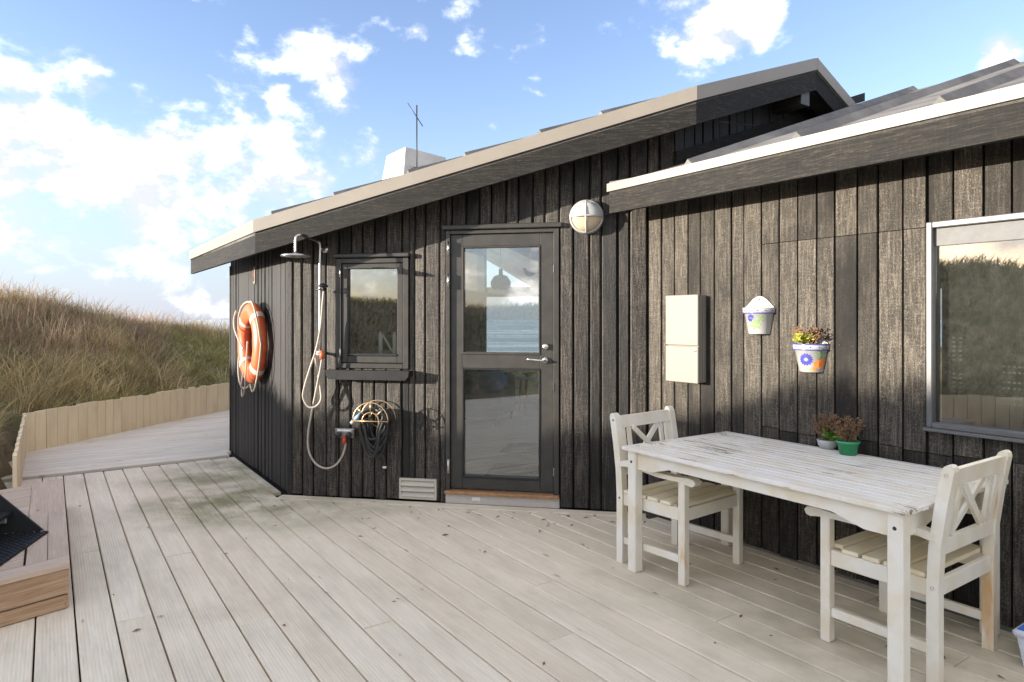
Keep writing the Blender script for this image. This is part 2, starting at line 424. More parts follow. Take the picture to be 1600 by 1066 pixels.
def vnoise(x, y, s):
    x = x * s; y = y * s; xi = np.floor(x).astype(int); yi = np.floor(y).astype(int); fx = x - xi; fy = y - yi
    fx = fx * fx * (3 - 2 * fx); fy = fy * fy * (3 - 2 * fy); g = lambda i, j: _g[i % 64, j % 64]
    return (g(xi, yi) * (1 - fx) + g(xi + 1, yi) * fx) * (1 - fy) + (g(xi, yi + 1) * (1 - fx) + g(xi + 1, yi + 1) * fx) * fy
def sst(a, b, x): t = np.clip((x - a) / (b - a), 0, 1); return t * t * (3 - 2 * t)
RY = [-60, -8, -3, -1, 0, .8, 1.6, 2.6, 4.0, 5.5, 7.5, 10, 13, 16, 20, 60]
RZ = [1.7, 1.7, 1.85, 2.0, 2.4, 2.55, 2.45, 1.68, 1.46, 1.5, 1.85, 1.75, 1.25, .8, .4, .2]
def dune_h(x, y):
    x = np.asarray(x, float); y = np.asarray(y, float)
    d = sdist(x, y)
    amp = np.interp(y, RY, RZ); amp = np.where(x > 3, np.minimum(amp, 1.6), amp)
    h = .34 + (amp - .34 + .30 * (vnoise(x, y, .35) - .5) + .14 * (vnoise(x, y, 1.1) - .5)) * sst(.1, 2.9, d) + .05 * (vnoise(x, y, 2.3) - .5)
    h = np.where(d < .02, -.35, h)
    h = h - 9 * sst(19, 46, y)
    return h
def grid_mesh(name, xs, ys):
    X, Y = np.meshgrid(xs, ys); Z = dune_h(X, Y); nx, ny = len(xs), len(ys)
    me = bpy.data.meshes.new(name); v = np.stack([X, Y, Z], -1).reshape(-1, 3)
    i = np.arange(nx * ny).reshape(ny, nx); q = np.stack([i[:-1, :-1], i[:-1, 1:], i[1:, 1:], i[1:, :-1]], -1).reshape(-1, 4)
    me.from_pydata(v.tolist(), [], q.tolist()); me.polygons.foreach_set('use_smooth', [True] * len(me.polygons)); return me
def merged_axis(lo, hi, flo, fhi, fine, n):
    return np.unique(np.concatenate([np.linspace(lo, flo, n), np.arange(flo, fhi, fine), np.linspace(fhi, hi, n)]))
md, t = newmat('dune_soil')
n1 = t.noise(t.obj, 1.6, 6, .65); n2 = t.noise(t.obj, 14, 6, .7)
c = t.mix(t.ramp(n1, .38, .62), (.18, .165, .075, 1), (.36, .27, .165, 1)); c = t.mix(t.math('MULTIPLY', t.ramp(n2, .35, .8), .6), c, (.035, .032, .015, 1))
t.put(t.b, 'Base Color', c); t.put(t.b, 'Roughness', .95); t.put(t.b, 'Normal', bump(t, n2, 1, .06)); M['dune'] = md
me = grid_mesh('dune_terrain', merged_axis(-120, 120, -14, 8, .22, 30), merged_axis(-120, 70, -9, 19, .22, 30)); me.materials.append(md)
tag(link(bpy.data.objects.new('dune_terrain', me)), kind='structure')
ms, t = newmat('sea_water')
n1 = t.noise(t.mapping(t.obj, (.25, 1, 1)), .045, 6, .6); n2 = t.noise(t.obj, .4, 4)
foam = t.ramp(n1, .40, .60)
t.put(t.b, 'Base Color', t.mix(foam, (.36, .40, .40, 1), (.80, .82, .82, 1))); t.put(t.b, 'Roughness', .35); t.put(t.b, 'Normal', bump(t, n2, .5, .5)); M['sea'] = ms
tag(MB().add([(-4000, -4000, -7), (4000, -4000, -7), (4000, 5000, -7), (-4000, 5000, -7)], [(0, 1, 2, 3)]).build('sea', 'sea'), kind='structure')

# ---------------------------------------------------------------- grasses on the dune (uncountable: one object for each sort)
def attr_mat(name, rough=.75, trans=.25):
    m, t = newmat(name)
    a = t.n('ShaderNodeAttribute', attribute_name='tint')
    t.put(t.b, 'Base Color', a.outputs['Color']); t.put(t.b, 'Roughness', rough); t.put(t.b, 'Specular IOR Level', .2)
    tl = t.n('ShaderNodeBsdfTranslucent', {'Color': a.outputs['Color']})
    mx = t.n('ShaderNodeMixShader', {0: trans, 1: t.b.outputs[0], 2: tl}); t.nt.links.new(mx.outputs[0], t.out.inputs[0])
    return m
M['grass'] = attr_mat('dune_grass')
NR = np.random.RandomState(11)
def blades(name, x, y, length, width, lean, lean_dir, cols, label, cat, z0=None):
    n = len(x); z = dune_h(x, y) - .02 if z0 is None else z0
    base = np.stack([x, y, z], 1); yaw = NR.rand(n) * 6.283
    side = np.stack([np.cos(yaw), np.sin(yaw), np.zeros(n)], 1)
    ld = np.stack([np.cos(lean_dir), np.sin(lean_dir), np.zeros(n)], 1)
    ts = [0, .4, .75, 1.0]; wd = [1, .85, .5, 0]
    rows = []
    for tt, ww in zip(ts, wd):
        c = base + np.outer(length * tt, [0, 0, 1]) * (1 - .35 * lean * tt)[:, None] + ld * (length * lean * tt * tt)[:, None]
        if ww > 0: rows += [c - side * (width * ww / 2)[:, None], c + side * (width * ww / 2)[:, None]]
        else: rows += [c]
    V = np.stack(rows, 1).reshape(-1, 3)            # 7 verts per blade
    o = (np.arange(n) * 7)[:, None]
    loops = np.concatenate([o + np.array([0, 1, 3, 2]), o + np.array([2, 3, 5, 4]), o + np.array([4, 5, 6])], 1).reshape(-1)
    me = bpy.data.meshes.new(name); me.vertices.add(n * 7); me.vertices.foreach_set('co', V.ravel())
    me.loops.add(n * 11); me.loops.foreach_set('vertex_index', loops.astype(np.int32))
    st = (np.arange(n) * 11)[:, None] + np.array([0, 4, 8]); me.polygons.add(n * 3); me.polygons.foreach_set('loop_start', st.ravel().astype(np.int32))
    me.polygons.foreach_set('loop_total', np.tile([4, 4, 3], n).astype(np.int32)); me.update(calc_edges=True)
    a = me.color_attributes.new('tint', 'FLOAT_COLOR', 'POINT')
    cc = np.repeat(np.concatenate([cols, np.ones((n, 1))], 1), 7, 0); a.data.foreach_set('color', cc.ravel())
    me.materials.append(M['grass'])
    return tag(link(bpy.data.objects.new(name, me)), label, cat, kind='stuff')
def scatter(n, x0, x1, y0, y1, keep):
    x = x0 + NR.rand(n) * (x1 - x0); y = y0 + NR.rand(n) * (y1 - y0); k = keep(x, y) & (sdist(x, y) > .04); return x[k], y[k]
inview = lambda x, y: (x / np.maximum(y, .1) > -.90) & (y > 4.4) & (x / np.maximum(y, .1) < -.34)
def tint(n, c0, c1, j=.25):
    f = NR.rand(n)[:, None]; return (np.array(c0) * (1 - f) + np.array(c1) * f) * (1 + j * (NR.rand(n, 1) - .5))
def patchy(x, y, c, s0=1.3, a=.75):
    k = vnoise(x + 31, y + 17, s0) * .6 + vnoise(x, y + 40, s0 * 2.9) * .4; return np.clip(c * (1 - a / 2 + a * k)[:, None] * 1.05, 0, .9)
def tufted(n, keep, per, spread):
    """tufts: centres first, then blades fanning out round each centre"""
    cx, cy = scatter(n, -16, -3.2, 4.4, 21, keep); ox = NR.normal(0, spread, len(cx) * per); oy = NR.normal(0, spread, len(cx) * per); x = np.repeat(cx, per) + ox; y = np.repeat(cy, per) + oy
    k = sdist(x, y) > .03; td = np.arctan2(oy, ox + .35 * spread)[k] + NR.normal(0, .5, k.sum()); tl = np.repeat(.5 + .8 * NR.rand(len(cx)), per)[k]; tc = np.repeat(NR.rand(len(cx)), per)[k]
    return x[k], y[k], td, tl, tc
# straw-coloured marram in tufts, combed over to the right by the wind
x, y, td, tl, tc = tufted(5200, lambda x, y: inview(x, y) & (vnoise(x + 9, y, .55) + .35 * vnoise(x, y, 1.7) + .55 * np.exp(-((x + 5.75) ** 2 + ((y - 10.3) * .8) ** 2) / 1.1) > .70 + .3 * NR.rand(len(x))), 34, .085)
n = len(x); cc = patchy(x, y, tint(n, (.74, .59, .32), (.42, .32, .16), .45)) * (.7 + .5 * tc)[:, None]
blades('marram_grass', x, y, (.20 + .36 * NR.rand(n)) * tl, .006 + .005 * NR.rand(n), .35 + .8 * NR.rand(n), td, cc,
       'straw coloured marram grass combed by wind over the dune slope', 'grass')
x, y, td, tl, tc = tufted(12000, lambda x, y: inview(x, y) & (vnoise(x, y + 5, .6) + .3 * vnoise(x, y, 2.1) > .34 + .3 * NR.rand(len(x))), 22, .14)
n = len(x); cc = patchy(x, y, tint(n, (.24, .25, .085), (.50, .42, .19), .45)) * (.6 + .7 * tc)[:, None]
blades('short_green_grass', x, y, (.09 + .16 * NR.rand(n)) * tl, .009 + .006 * NR.rand(n), .4 + .8 * NR.rand(n), td, cc,
       'short green and olive grass between the straw tufts on dune', 'grass')
x, y, td, tl, tc = tufted(9500, lambda x, y: inview(x, y) & (sdist(x, y) > 1.2 * NR.rand(len(x)) + .3) & (vnoise(x + 3, y + 7, .5) + .6 * sst(1.0, 3.0, sdist(x, y)) > .52 + .35 * NR.rand(len(x))), 24, .13)
n = len(x); cc = patchy(x, y, tint(n, (.30, .19, .13), (.62, .45, .31), .45)) * (.6 + .7 * tc)[:, None]
blades('heather_twigs', x, y, (.12 + .36 * NR.rand(n) ** 2) * tl, .006 + .005 * NR.rand(n), .1 + .5 * NR.rand(n), td, cc,
       'brown dry heather and twigs along the crest of the dune', 'heather')
x, y = scatter(110000, -15, 6, -14, 6.4, lambda x, y: NR.rand(len(x)) < .8)
n = len(x); blades('distant_dune_grass', x, y, .10 + .18 * NR.rand(n), .012 + .008 * NR.rand(n), .4 + .5 * NR.rand(n), NR.normal(-.3, .9, n), patchy(x, y, tint(n, (.40, .31, .15), (.13, .14, .05))),
                   'mixed straw and green grass on the dune opposite the house', 'grass')

# ---------------------------------------------------------------- terrace decking
deck = tag(link(bpy.data.objects.new('terrace_deck', None), None, frame(CI, rB)), kind='structure')
def plank(parent, mw, L, wd, th, mat, name='plank', ch=.004):
    """board lying along local x, from 0..L, width along y 0..wd, top at z=0"""
    prof = [(0, -th), (wd, -th), (wd, -ch), (wd - ch, 0), (ch, 0), (0, -ch)]
    m = MB(); n = len(prof)
    m.add([(0, a, b) for a, b in prof] + [(L, a, b) for a, b in prof], [tuple(range(n)), tuple(range(2 * n - 1, n - 1, -1))] + [(i, (i + 1) % n, (i + 1) % n + n, i + n) for i in range(n)])
    return m.build(name, mat, parent, mw)
PW, GAP = .158, .0075
FDK = frame(CI, rB)               # local x = along the boards (towards the camera side), local y = into the house => d = -y
kmax = 46
for k in range(-1, kmax):
    d1 = 3.57 - (k - 20) * PW; d0 = d1 - PW + GAP          # this board covers d0..d1 in front of wall B
    if d1 < .03 or d0 > 6.6: continue
    if (d0 + d1) / 2 <= 2.10 and d1 > 2.10: plank(deck, FDK @ T(-3.9, -d1, 0), 1.72, d1 - 2.082, .028, 'deck')
    d0 = max(d0, .012)
    s0 = -3.9 if (d0 + d1) / 2 > 2.10 else -(d0 + d1) / 2 + .16
    s1 = 6.0
    cut = s0 + 1.2 + 3.3 * ((k * .37) % 1.0)
    for a, b in ((s0, cut), (cut + .004, s1)):
        if b - a < .2: continue
        dz = rng.uniform(-.0015, .0015)
        plank(deck, FDK @ T(a, -d1, dz), b - a, d1 - d0, .028, 'deck')
# edging board along wall A, and the cross board between the two deck sections
plank(deck, FA @ T(-.05, -.115, .001), 2.93, .105, .03, 'deck', 'edging_board')
plank(deck, frame(CI - rB * 4.055 + nB * 6.6, rD), 4.5, .145, .028, 'deck2', 'cross_board')
# far deck section: boards run across
for k in range(44):
    s = -4.06 - (k + 1) * PW
    L = 4.6 + .02 * k; far = CI + rB * s + nB * (2.05 + L)
    if s < -4.3: L += 2.2
    plank(deck, frame(far, rD) @ T(0, 0, rng.uniform(-.001, .001)), L, PW - .004, .028, 'deck2')
MB().box(-11.2, 6.2, -6.7, -.02, -.16, -.04).build('under_frame', 'backing', deck, FDK)

# ---------------------------------------------------------------- retaining fence of upright planks
fence = thing('retaining_fence', 'low fence of pale upright planks holding back the grassy dune', 'fence', T(-5.27, 7.25, 0))
def fence_run(P, Q, h0, h1, w0=.125):
    P, Q = Vector(P), Vector(Q); L = (Q - P).length; r = (Q - P).normalized(); Fm = frame(P, r); n = int(L / w0)
    for i in range(n):
        x0, x1 = i * L / n + .0035, (i + 1) * L / n - .0035; h = h0 + (h1 - h0) * (i + .5) / n + rng.uniform(-.012, .012); y = rng.uniform(-.004, .004)
        m = MB(); m.prism([(x0, -.2), (x1, -.2), (x1, h + rng.uniform(-.006, .006)), (x0, h)], y, y + .025)
        o = m.build('plank', 'fence', fence, Fm)
        # grain of the fence material runs along local x: turn the object so x points up
        me = o.data; rot = Matrix.Rotation(R(90), 4, 'Y'); me.transform(rot); o.matrix_basis = o.matrix_basis @ rot.inverted()
fl = [(-4.12, 12.4), (-4.51, 10.68), (-4.84, 9.34), (-5.06, 8.2), (-5.27, 7.25)]
for a, b in zip(fl[1:], fl[:-1]): fence_run(a, b, .43, .43)
fence_run((-5.27, 7.25), (-3.78, 5.08), .43, .40)
fence_run((-4.06, 4.85), (-4.80, 3.6), .40, .40, .14)
fence_run((-4.80, 3.57), (-4.80, -3), .40, .40, .16)

# ---------------------------------------------------------------- the house
house = thing('beach_house', 'black stained timber beach house with glazed door and pale roof trim', 'house', T(CA.x, CA.y, 0))
def cut_strips(x0, x1, ops):
    xs = sorted({x0, x1} | {v for o in ops for v in o[:2] if x0 < v < x1}); return [(a, b) for a, b in zip(xs, xs[1:]) if b - a > .008]
def spans(a, b, z0, z1, ops, seams):
    seg = [(z0, z1)]
    for (ox0, ox1, oz0, oz1) in ops:
        if a < ox1 - .003 and b > ox0 + .003:
            seg = [q for (p, r_) in seg for q in ((p, min(r_, oz0)), (max(p, oz1), r_)) if q[1] - q[0] > .01]
    for sz in seams:
        seg = [q for (p, r_) in seg for q in (((p, sz - .002), (sz + .002, r_)) if p < sz < r_ else ((p, r_),))]
    return seg
def clad(name, Fm, x0, x1, pitch, top, ops, mat, seams=lambda x: (), gap=.010, zb=.012, jit=.004, thick=.022, nails=(), ch=.003):
    wall = MB(); nl_ = MB()
    for a, b in cut_strips(x0, x1, ops):
        for z0, z1 in spans(a, b, zb, 9, ops, ()):
            ta, tb = (top(a), top(b)) if z1 == 9 else (z1, z1)
            wall.prism([(a, z0), (b, z0), (b, tb), (a, ta)], thick + .004, .13)
    wo = wall.build(name, 'backing', house, Fm)
    n = max(1, round((x1 - x0) / pitch)); edges = [x0 + (x1 - x0) * i / n for i in range(n + 1)]
    for i in range(1, n): edges[i] += rng.uniform(-.12, .12) * pitch
    for i in range(n):
        a, b = edges[i] + gap / 2, edges[i + 1] - gap / 2; yo = rng.uniform(-jit, jit); tl = rng.uniform(-.003, .003); zj = rng.uniform(-.008, .004)
        for p, q in cut_strips(a, b, ops):
            for z0, z1 in spans(p, q, zb + zj, 9, ops, seams((p + q) / 2)):
                tp, tq = (top(p), top(q)) if z1 == 9 else (z1, z1) ; e = rng.uniform(-.002, .002) if z0 > .5 else 0
                pr = [(p, yo + thick), (p, yo + ch), (p + ch, yo - tl), (q - ch, yo + tl), (q, yo + ch), (q, yo + thick)]
                tops = [tp, tp, tp, tq, tq, tq]; k = 6
                m = MB(); m.add([(x_, y_ + e, z0) for x_, y_ in pr] + [(x_, y_ + e, tz) for (x_, y_), tz in zip(pr, tops)],
                                [tuple(range(k)), tuple(range(2 * k - 1, k - 1, -1))] + [(j, (j + 1) % k, (j + 1) % k + k, j + k) for j in range(k)])
                m.build('board', mat, wo, Fm)
                for nz_ in nails:
                    if z0 + .03 < nz_ < z1 - .03 and z1 < 9 or (z1 == 9 and z0 + .03 < nz_ < min(tp, tq) - .05):
                        for nx_ in ((p + .022, q - .022) if q - p > .07 else ((p + q) / 2,)):
                            jx, jz = rng.uniform(-.005, .005), rng.uniform(-.006, .006)
                            nl_.add([(nx_ + jx, yo + e - .0035, nz_ + jz)] + [(nx_ + jx + .0036 * math.cos(k * 1.047), yo + e - .003, nz_ + jz + .0036 * math.sin(k * 1.047)) for k in range(6)], [(0, 1 + k, 1 + (k + 1) % 6) for k in range(6)])
    if nl_.v: nl_.build('nail_heads', 'nail', wo, Fm)['kind'] = 'stuff'
    return wo
def fa_top(s): return zF(CA + rA * s) - .035
DOOR = (1.338, 2.232, 0, 2.14); WIN = (.418, 1.032, 1.045, 1.94); BW = (1.938, 3.25, .902, 1.935)
clad('front_wall', FA, 0, 3.094, .108, fa_top, [DOOR, WIN], 'blackA', jit=.007, ch=.009, nails=(.10, .9, 1.62, 2.12))
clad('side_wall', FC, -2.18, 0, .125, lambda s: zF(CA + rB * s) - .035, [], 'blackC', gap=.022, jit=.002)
ZB = 2.38
clad('terrace_wall', FB, .0, 5.2, .122, lambda s: ZB + .02, [BW], 'blackB', seams=lambda x: (.775 + .01 * math.sin(x * 9), 1.915) if x > .95 else (), nails=(.12, .72, .83, 1.30, 1.86, 1.965, 2.2))
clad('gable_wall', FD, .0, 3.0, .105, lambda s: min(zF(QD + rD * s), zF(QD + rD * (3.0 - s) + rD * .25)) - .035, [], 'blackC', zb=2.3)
# corner posts
MB().box(-.012, .03, -.014, .03, .01, fa_top(0) - .02, .003).build('corner_post', 'blackC', house, FA)
MB().box(-2.19, -2.15, -.012, .03, .01, 2.02, .003).build('corner_post', 'blackC', house, FC)

# --- roof
roofm = MB()
E0 = E1 - rB * 2.92                     # far tip of the eave
R1 = RIDGE - rB * 8.0; R0 = RIDGE
E00 = E0 + rD * 1.1 - rB * 1.0
def zR(p): return zF(p) + .075
top = [E0, E1, VA, R0, R1, E00]
def slab(m, poly, zt, zb_):
    n = len(poly); m.add([(p.x, p.y, zb_(p)) for p in poly] + [(p.x, p.y, zt(p)) for p in poly], [tuple(range(n)), tuple(range(n, 2 * n))] + [(i, (i + 1) % n, (i + 1) % n + n, i + n) for i in range(n)])
slab(roofm, top, zR, lambda p: zF(p) - .02)
zr = zR(R0)
D2 = 3.6
def zP2(p): return zr - .46 * ((p.x - R0.x) * rD.x + (p.y - R0.y) * rD.y)
slab(roofm, [R0, R0 + rD * D2, R1 + rD * D2, R1], lambda p: zP2(p), lambda p: zP2(p) - .09)
roof = roofm.build('main_roof', 'felt', house, Matrix())
def verge(P, Q, zp, zq, lo, hi, out, name, mat, parent, n, ext=0.0):
    """board between two roof-edge points; lo/hi relative to z at each end, standing `out` .. thickness in front"""
    d = (Q - P).normalized(); P = P - d * ext; Q = Q + d * ext
    o0, o1 = out; Fm = frame(P, d); L = (Q - P).length; m = MB()
    m.prism([(0, zp + lo), (L, zq + lo), (L, zq + hi), (0, zp + hi)], -o1, -o0)
    ob = m.build(name, mat, parent, Fm); return ob
def ze(p): return zF(p)
for (P, Q) in ((E0, E1), (E1, VA), (VA, R0)):
    verge(P, Q, ze(P), ze(Q), -.165, .002, (-.03, 0), 'fascia', 'fasciaX', house, 0)
    verge(P, Q, ze(P), ze(Q), .0, .098, (-.02, .014), 'roof_trim', 'trim', house, 0, .004)
Q2 = R0 + rD * 1.6
verge(R0, Q2, ze(R0), zP2(Q2) - .075, -.165, .002, (-.03, 0), 'fascia', 'fasciaX', house, 0)
verge(R0, Q2, ze(R0), zP2(Q2) - .075, .0, .098, (-.02, .014), 'roof_trim', 'trim', house, 0, .004)
# soffit boards under the gable overhang and a ridge beam end
MB().box(1.30, 1.42, -.27, .2, zF(RIDGE) - .30, zF(RIDGE) - .17, .004).build('ridge_beam', 'frame', house, frame(VA - nD * .3 - rD * .0, rD))
# battens on the felt
for u in (-.1, .42, 1.02, 1.46, 2.02, 2.46):
    p = CA + nA * (OV - .02) + rA * (u + .1); q = p + rD * 2.6
    m = MB(); sd = rB * .045
    m.add([(p.x - sd.x, p.y - sd.y, zR(p)), (p.x + sd.x, p.y + sd.y, zR(p)), (p.x, p.y, zR(p) + .055), (q.x - sd.x, q.y - sd.y, zR(q)), (q.x + sd.x, q.y + sd.y, zR(q)), (q.x, q.y, zR(q) + .055)],
          [(0, 1, 2), (5, 4, 3), (0, 2, 5, 3), (1, 4, 5, 2), (0, 3, 4, 1)])
    m.build('roof_batten', 'felt', roof, Matrix())

# --- lower roof over the terrace wall (eave runs level along it)
def zB(dist): return 2.425 + PITCH * dist           # dist = distance in from the eave edge
EB0 = CI + nB * OV - rB * .10; EB1 = CI + nB * OV + rB * 5.4
def zB_p(p): return zB((p.x - EB0.x) * rD.x + (p.y - EB0.y) * rD.y)
lowm = MB()
J = CI + rA * .02
slab(lowm, [EB0, EB1, EB1 + rD * 3.2, EB0 + rD * 3.2 + rB * .25, EB0 + rD * .45 + rB * .25, EB0 + rD * .20], zB_p, lambda p: zB_p(p) - .06)
lroof = lowm.build('lower_roof', 'felt', house, Matrix())
verge(EB0, EB1, 2.38, 2.38, -.16, .0, (-.035, 0), 'fascia', 'fasciaX', house, 0)
verge(EB0, EB1, 2.38, 2.38, -.002, .056, (-.05, .016), 'roof_trim', 'trim', house, 0, .01)
MB().prism([(-.10, 2.425), (.25, 2.425), (.25, 2.435), (-.10, 2.452)], -.30, -.16).build('felt_flashing', 'felt', house, FB)
for s in (.62, 1.385, 2.11, 2.87, 3.6):
    p = CI + nB * (OV - .015) + rB * s; q = p + rD * 3.0; sd = rB * .045
    m = MB(); m.add([(p.x - sd.x, p.y - sd.y, zB_p(p)), (p.x + sd.x, p.y + sd.y, zB_p(p)), (p.x, p.y, zB_p(p) + .050), (q.x - sd.x, q.y - sd.y, zB_p(q)), (q.x + sd.x, q.y + sd.y, zB_p(q)), (q.x, q.y, zB_p(q) + .050)],
          [(0, 1, 2), (5, 4, 3), (0, 2, 5, 3), (1, 4, 5, 2), (0, 3, 4, 1)])
    m.build('roof_batten', 'felt', lroof, Matrix())
# flashing board where the low roof meets the gable wall
m = MB(); m.prism([(-.02, 2.60), (2.6, 2.60 + 2.62 * PITCH), (2.6, 2.68 + 2.62 * PITCH), (-.02, 2.68)], -.035, -.004); m.build('flashing_board', 'fasciaX', house, FD)
# soffits close the eaves from below
MB().add([(E1.x, E1.y, zF(E1) - .02)], []).v
# --- chimney
cp = Vector((-1.33, 9.3)); cz = 2.9
m = MB(); a = .42; b = .30; Fc = frame(cp, rD)
m.hexa([(-a, -a, cz), (a, -a, cz), (a, a, cz), (-a, a, cz)], [(-b, -b, 3.72), (b, -b, 3.66), (b, b, 3.66), (-b, b, 3.72)])
m.build('chimney', 'concrete', house, Fc)

# --- interior seen through the door: floor, far wall with big sea window, ceiling
FLZ = .10
inner = [CC + rD * .14, CA + rB * -.05 + rD * .14, CA + rA * 3.0 - nA * .14, CA + rA * 3.3 - nA * 5.4, CA - rA * 2.0 - nA * 5.4]
m = MB(); m.add([(p.x, p.y, FLZ) for p in inner], [tuple(range(5))]); fo = m.build('interior_floor', 'floor', house, Matrix())
FR = frame(CA - nA * 5.4, rA)      # far wall frame
def wbox(nm, mat, x0, x1, z0, z1, y0=0, y1=.1, Fm=FR): return MB().box(x0, x1, y0, y1, z0, z1).build(nm, mat, house, Fm)
wu0 = .43
wbox('interior_wall', 'inwall', -2.2, wu0 - .12, FLZ, 3.4)
wbox('window_post', 'sofa', wu0 - .12, wu0, FLZ, 2.6, -.05, .1)
wbox('window_beam', 'sofa', wu0, 3.4, 1.80, 1.95, -.03, .1)
wbox('window_sill_board', 'sillwood', wu0, 3.4, FLZ, .20, -.05, .1)
MB().box(wu0, 3.4, .04, .048, .2, 1.8).build('pane', 'glass', house, FR)
for xx in (1.35, 2.3): wbox('mullion', 'sofa', xx, xx + .05, .2, 1.8, -.01, .09)
# side walls of the room
def wall_between(P, Q, h, nm, mat):
    P, Q = Vector(P), Vector(Q); return MB().box(0, (Q - P).length, 0, .08, FLZ, h).build(nm, mat, house, frame(P, (Q - P).normalized()))
wall_between(inner[4], inner[0], 2.2, 'interior_wall', 'inwall'); wall_between(inner[2] + rA * .05, inner[3] + rA * .05, .5, 'interior_wall', 'inwhite')
m = MB(); cpoly = [CC, CA, QD, QD + rD * 1.0, inner[3], inner[4]]
m.add([(p.x, p.y, min(zF(p), 3.1) - .06) for p in cpoly], [tuple(range(6))]); m.build('ceiling', 'inwhite', house, Matrix())
# dark room behind the terrace window
MB().box(1.6, 3.6, 1.2, 1.25, .0, 2.3).build('interior_wall', 'inwall', house, FB)

# --- glazed door
doorp = MB().box(DOOR[0], 1.372, -.012, .10, .10, 2.14, .003).box(2.19, DOOR[1], -.012, .10, .10, 2.14, .003).box(1.372, 2.19, -.012, .10, 2.112, 2.14, .003).build('door', 'frame', house, FA)
MB().box(1.31, 2.255, -.04, .03, 2.145, 2.182, .006).build('drip_ledge', 'frame', doorp, FA)
m = MB()
m.box(1.374, 1.466, .012, .062, .115, 2.108, .003).box(2.084, 2.187, .012, .062, .115, 2.108, .003)
m.box(1.466, 2.084, .0125, .0615, 2.016, 2.108, .003).box(1.466, 2.084, .0125, .0615, 1.062, 1.170, .003).box(1.466, 2.084, .0125, .0615, .115, .203, .003)
m.build('leaf', 'frame', doorp, FA)
for z0, z1 in ((1.170, 2.016), (.203, 1.062)):
    MB().box(1.466, 2.084, .034, .040, z0, z1).build('pane', 'glass', doorp, FA)
    m = MB(); e = .012
    for q in ((1.466, 1.466 + e, z0, z1), (2.084 - e, 2.084, z0, z1), (1.466 + e, 2.084 - e, z1 - e, z1), (1.466 + e, 2.084 - e, z0, z0 + e * 1.6)): m.box(q[0], q[1], .006, .033, q[2], q[3], .002)
    m.build('glazing_bead', 'sillblack' if z0 < .5 else 'frame', doorp, FA)
for z in (2.00, 1.745, .29):
    m = MB(); m.tube([(1.362, -.022, z - .055), (1.362, -.022, z + .055)], .009, 8).box(1.352, 1.372, -.016, -.011, z - .055, z + .055); m.build('hinge', 'steel', doorp, FA)
hx, hz = 2.125, 1.13
m = MB(); m.lathe([(.0, -.004), (.024, -.004), (.024, .012), (0, .012)], 16, (hx, .0, hz), axis='y')
m.tube(smooth_path([(hx, .0, hz), (hx, -.045, hz), (hx - .03, -.052, hz + .002), (hx - .13, -.052, hz + .010)]), .009, 8); m.build('handle', 'steel', doorp, FA)
m = MB(); m.lathe([(.0, -.014), (.020, -.014), (.024, -.008), (.024, .012), (0, .012)], 16, (hx + .004, .0, hz + .105), axis='y'); m.build('lock', 'steel', doorp, FA)
for z in (1.83, .93, .28): MB().box(2.19, 2.194, -.016, .0, z - .03, z + .03).build('latch_plate', 'steel', doorp, FA)
MB().box(1.335, 2.235, -.045, .10, .080, .104, .004).build('threshold', 'sillwood', doorp, FA)
MB().box(1.335, 2.235, -.006, .10, .0, .078, .003).build('plinth', 'plinth', doorp, FA)
MB().box(1.55, 1.615, -.011, -.0065, .030, .058).build('sticker', 'whiteplastic', doorp, FA)

# --- small casement window
win = MB().box(WIN[0], .462, -.014, .09, 1.05, 1.935, .003).box(.985, WIN[1], -.014, .09, 1.05, 1.935, .003).box(.462, .985, -.014, .09, 1.897, 1.935, .003).box(.462, .985, -.014, .09, 1.05, 1.09, .003).build('window', 'frame', house, FA)
m = MB()
m.box(.466, .512, -.004, .05, 1.094, 1.893, .004).box(.935, .981, -.004, .05, 1.094, 1.893, .004).box(.512, .935, -.003, .049, 1.852, 1.893, .004).box(.512, .935, -.003, .049, 1.094, 1.150, .004)
m.build('sash', 'frame', win, FA)
MB().box(.508, .94, .026, .032, 1.146, 1.856).build('pane', 'glass', win, FA)
m = MB(); m.box(.512, .935, -.012, .02, 1.150, 1.166, .003); m.build('glazing_bead', 'sillblack', win, FA)
MB().box(.40, 1.045, -.045, .02, 1.94, 1.972, .006).build('drip_ledge', 'frame', win, FA)
m = MB(); m.prism([(.365, 1.038), (.370, .995), (.395, .965), (1.035, .965), (1.06, .995), (1.065, 1.038)], -.10, .02); m.build('sill', 'sillblack', win, FA)
for z in (1.82, 1.17):
    m = MB(); m.tube([(.458, -.022, z - .04), (.458, -.022, z + .04)], .007, 8); m.build('hinge', 'steel', win, FA)
MB().box(.30, 1.15, .45, .5, .9, 2.1).build('interior_wall', 'backing', house, FA)

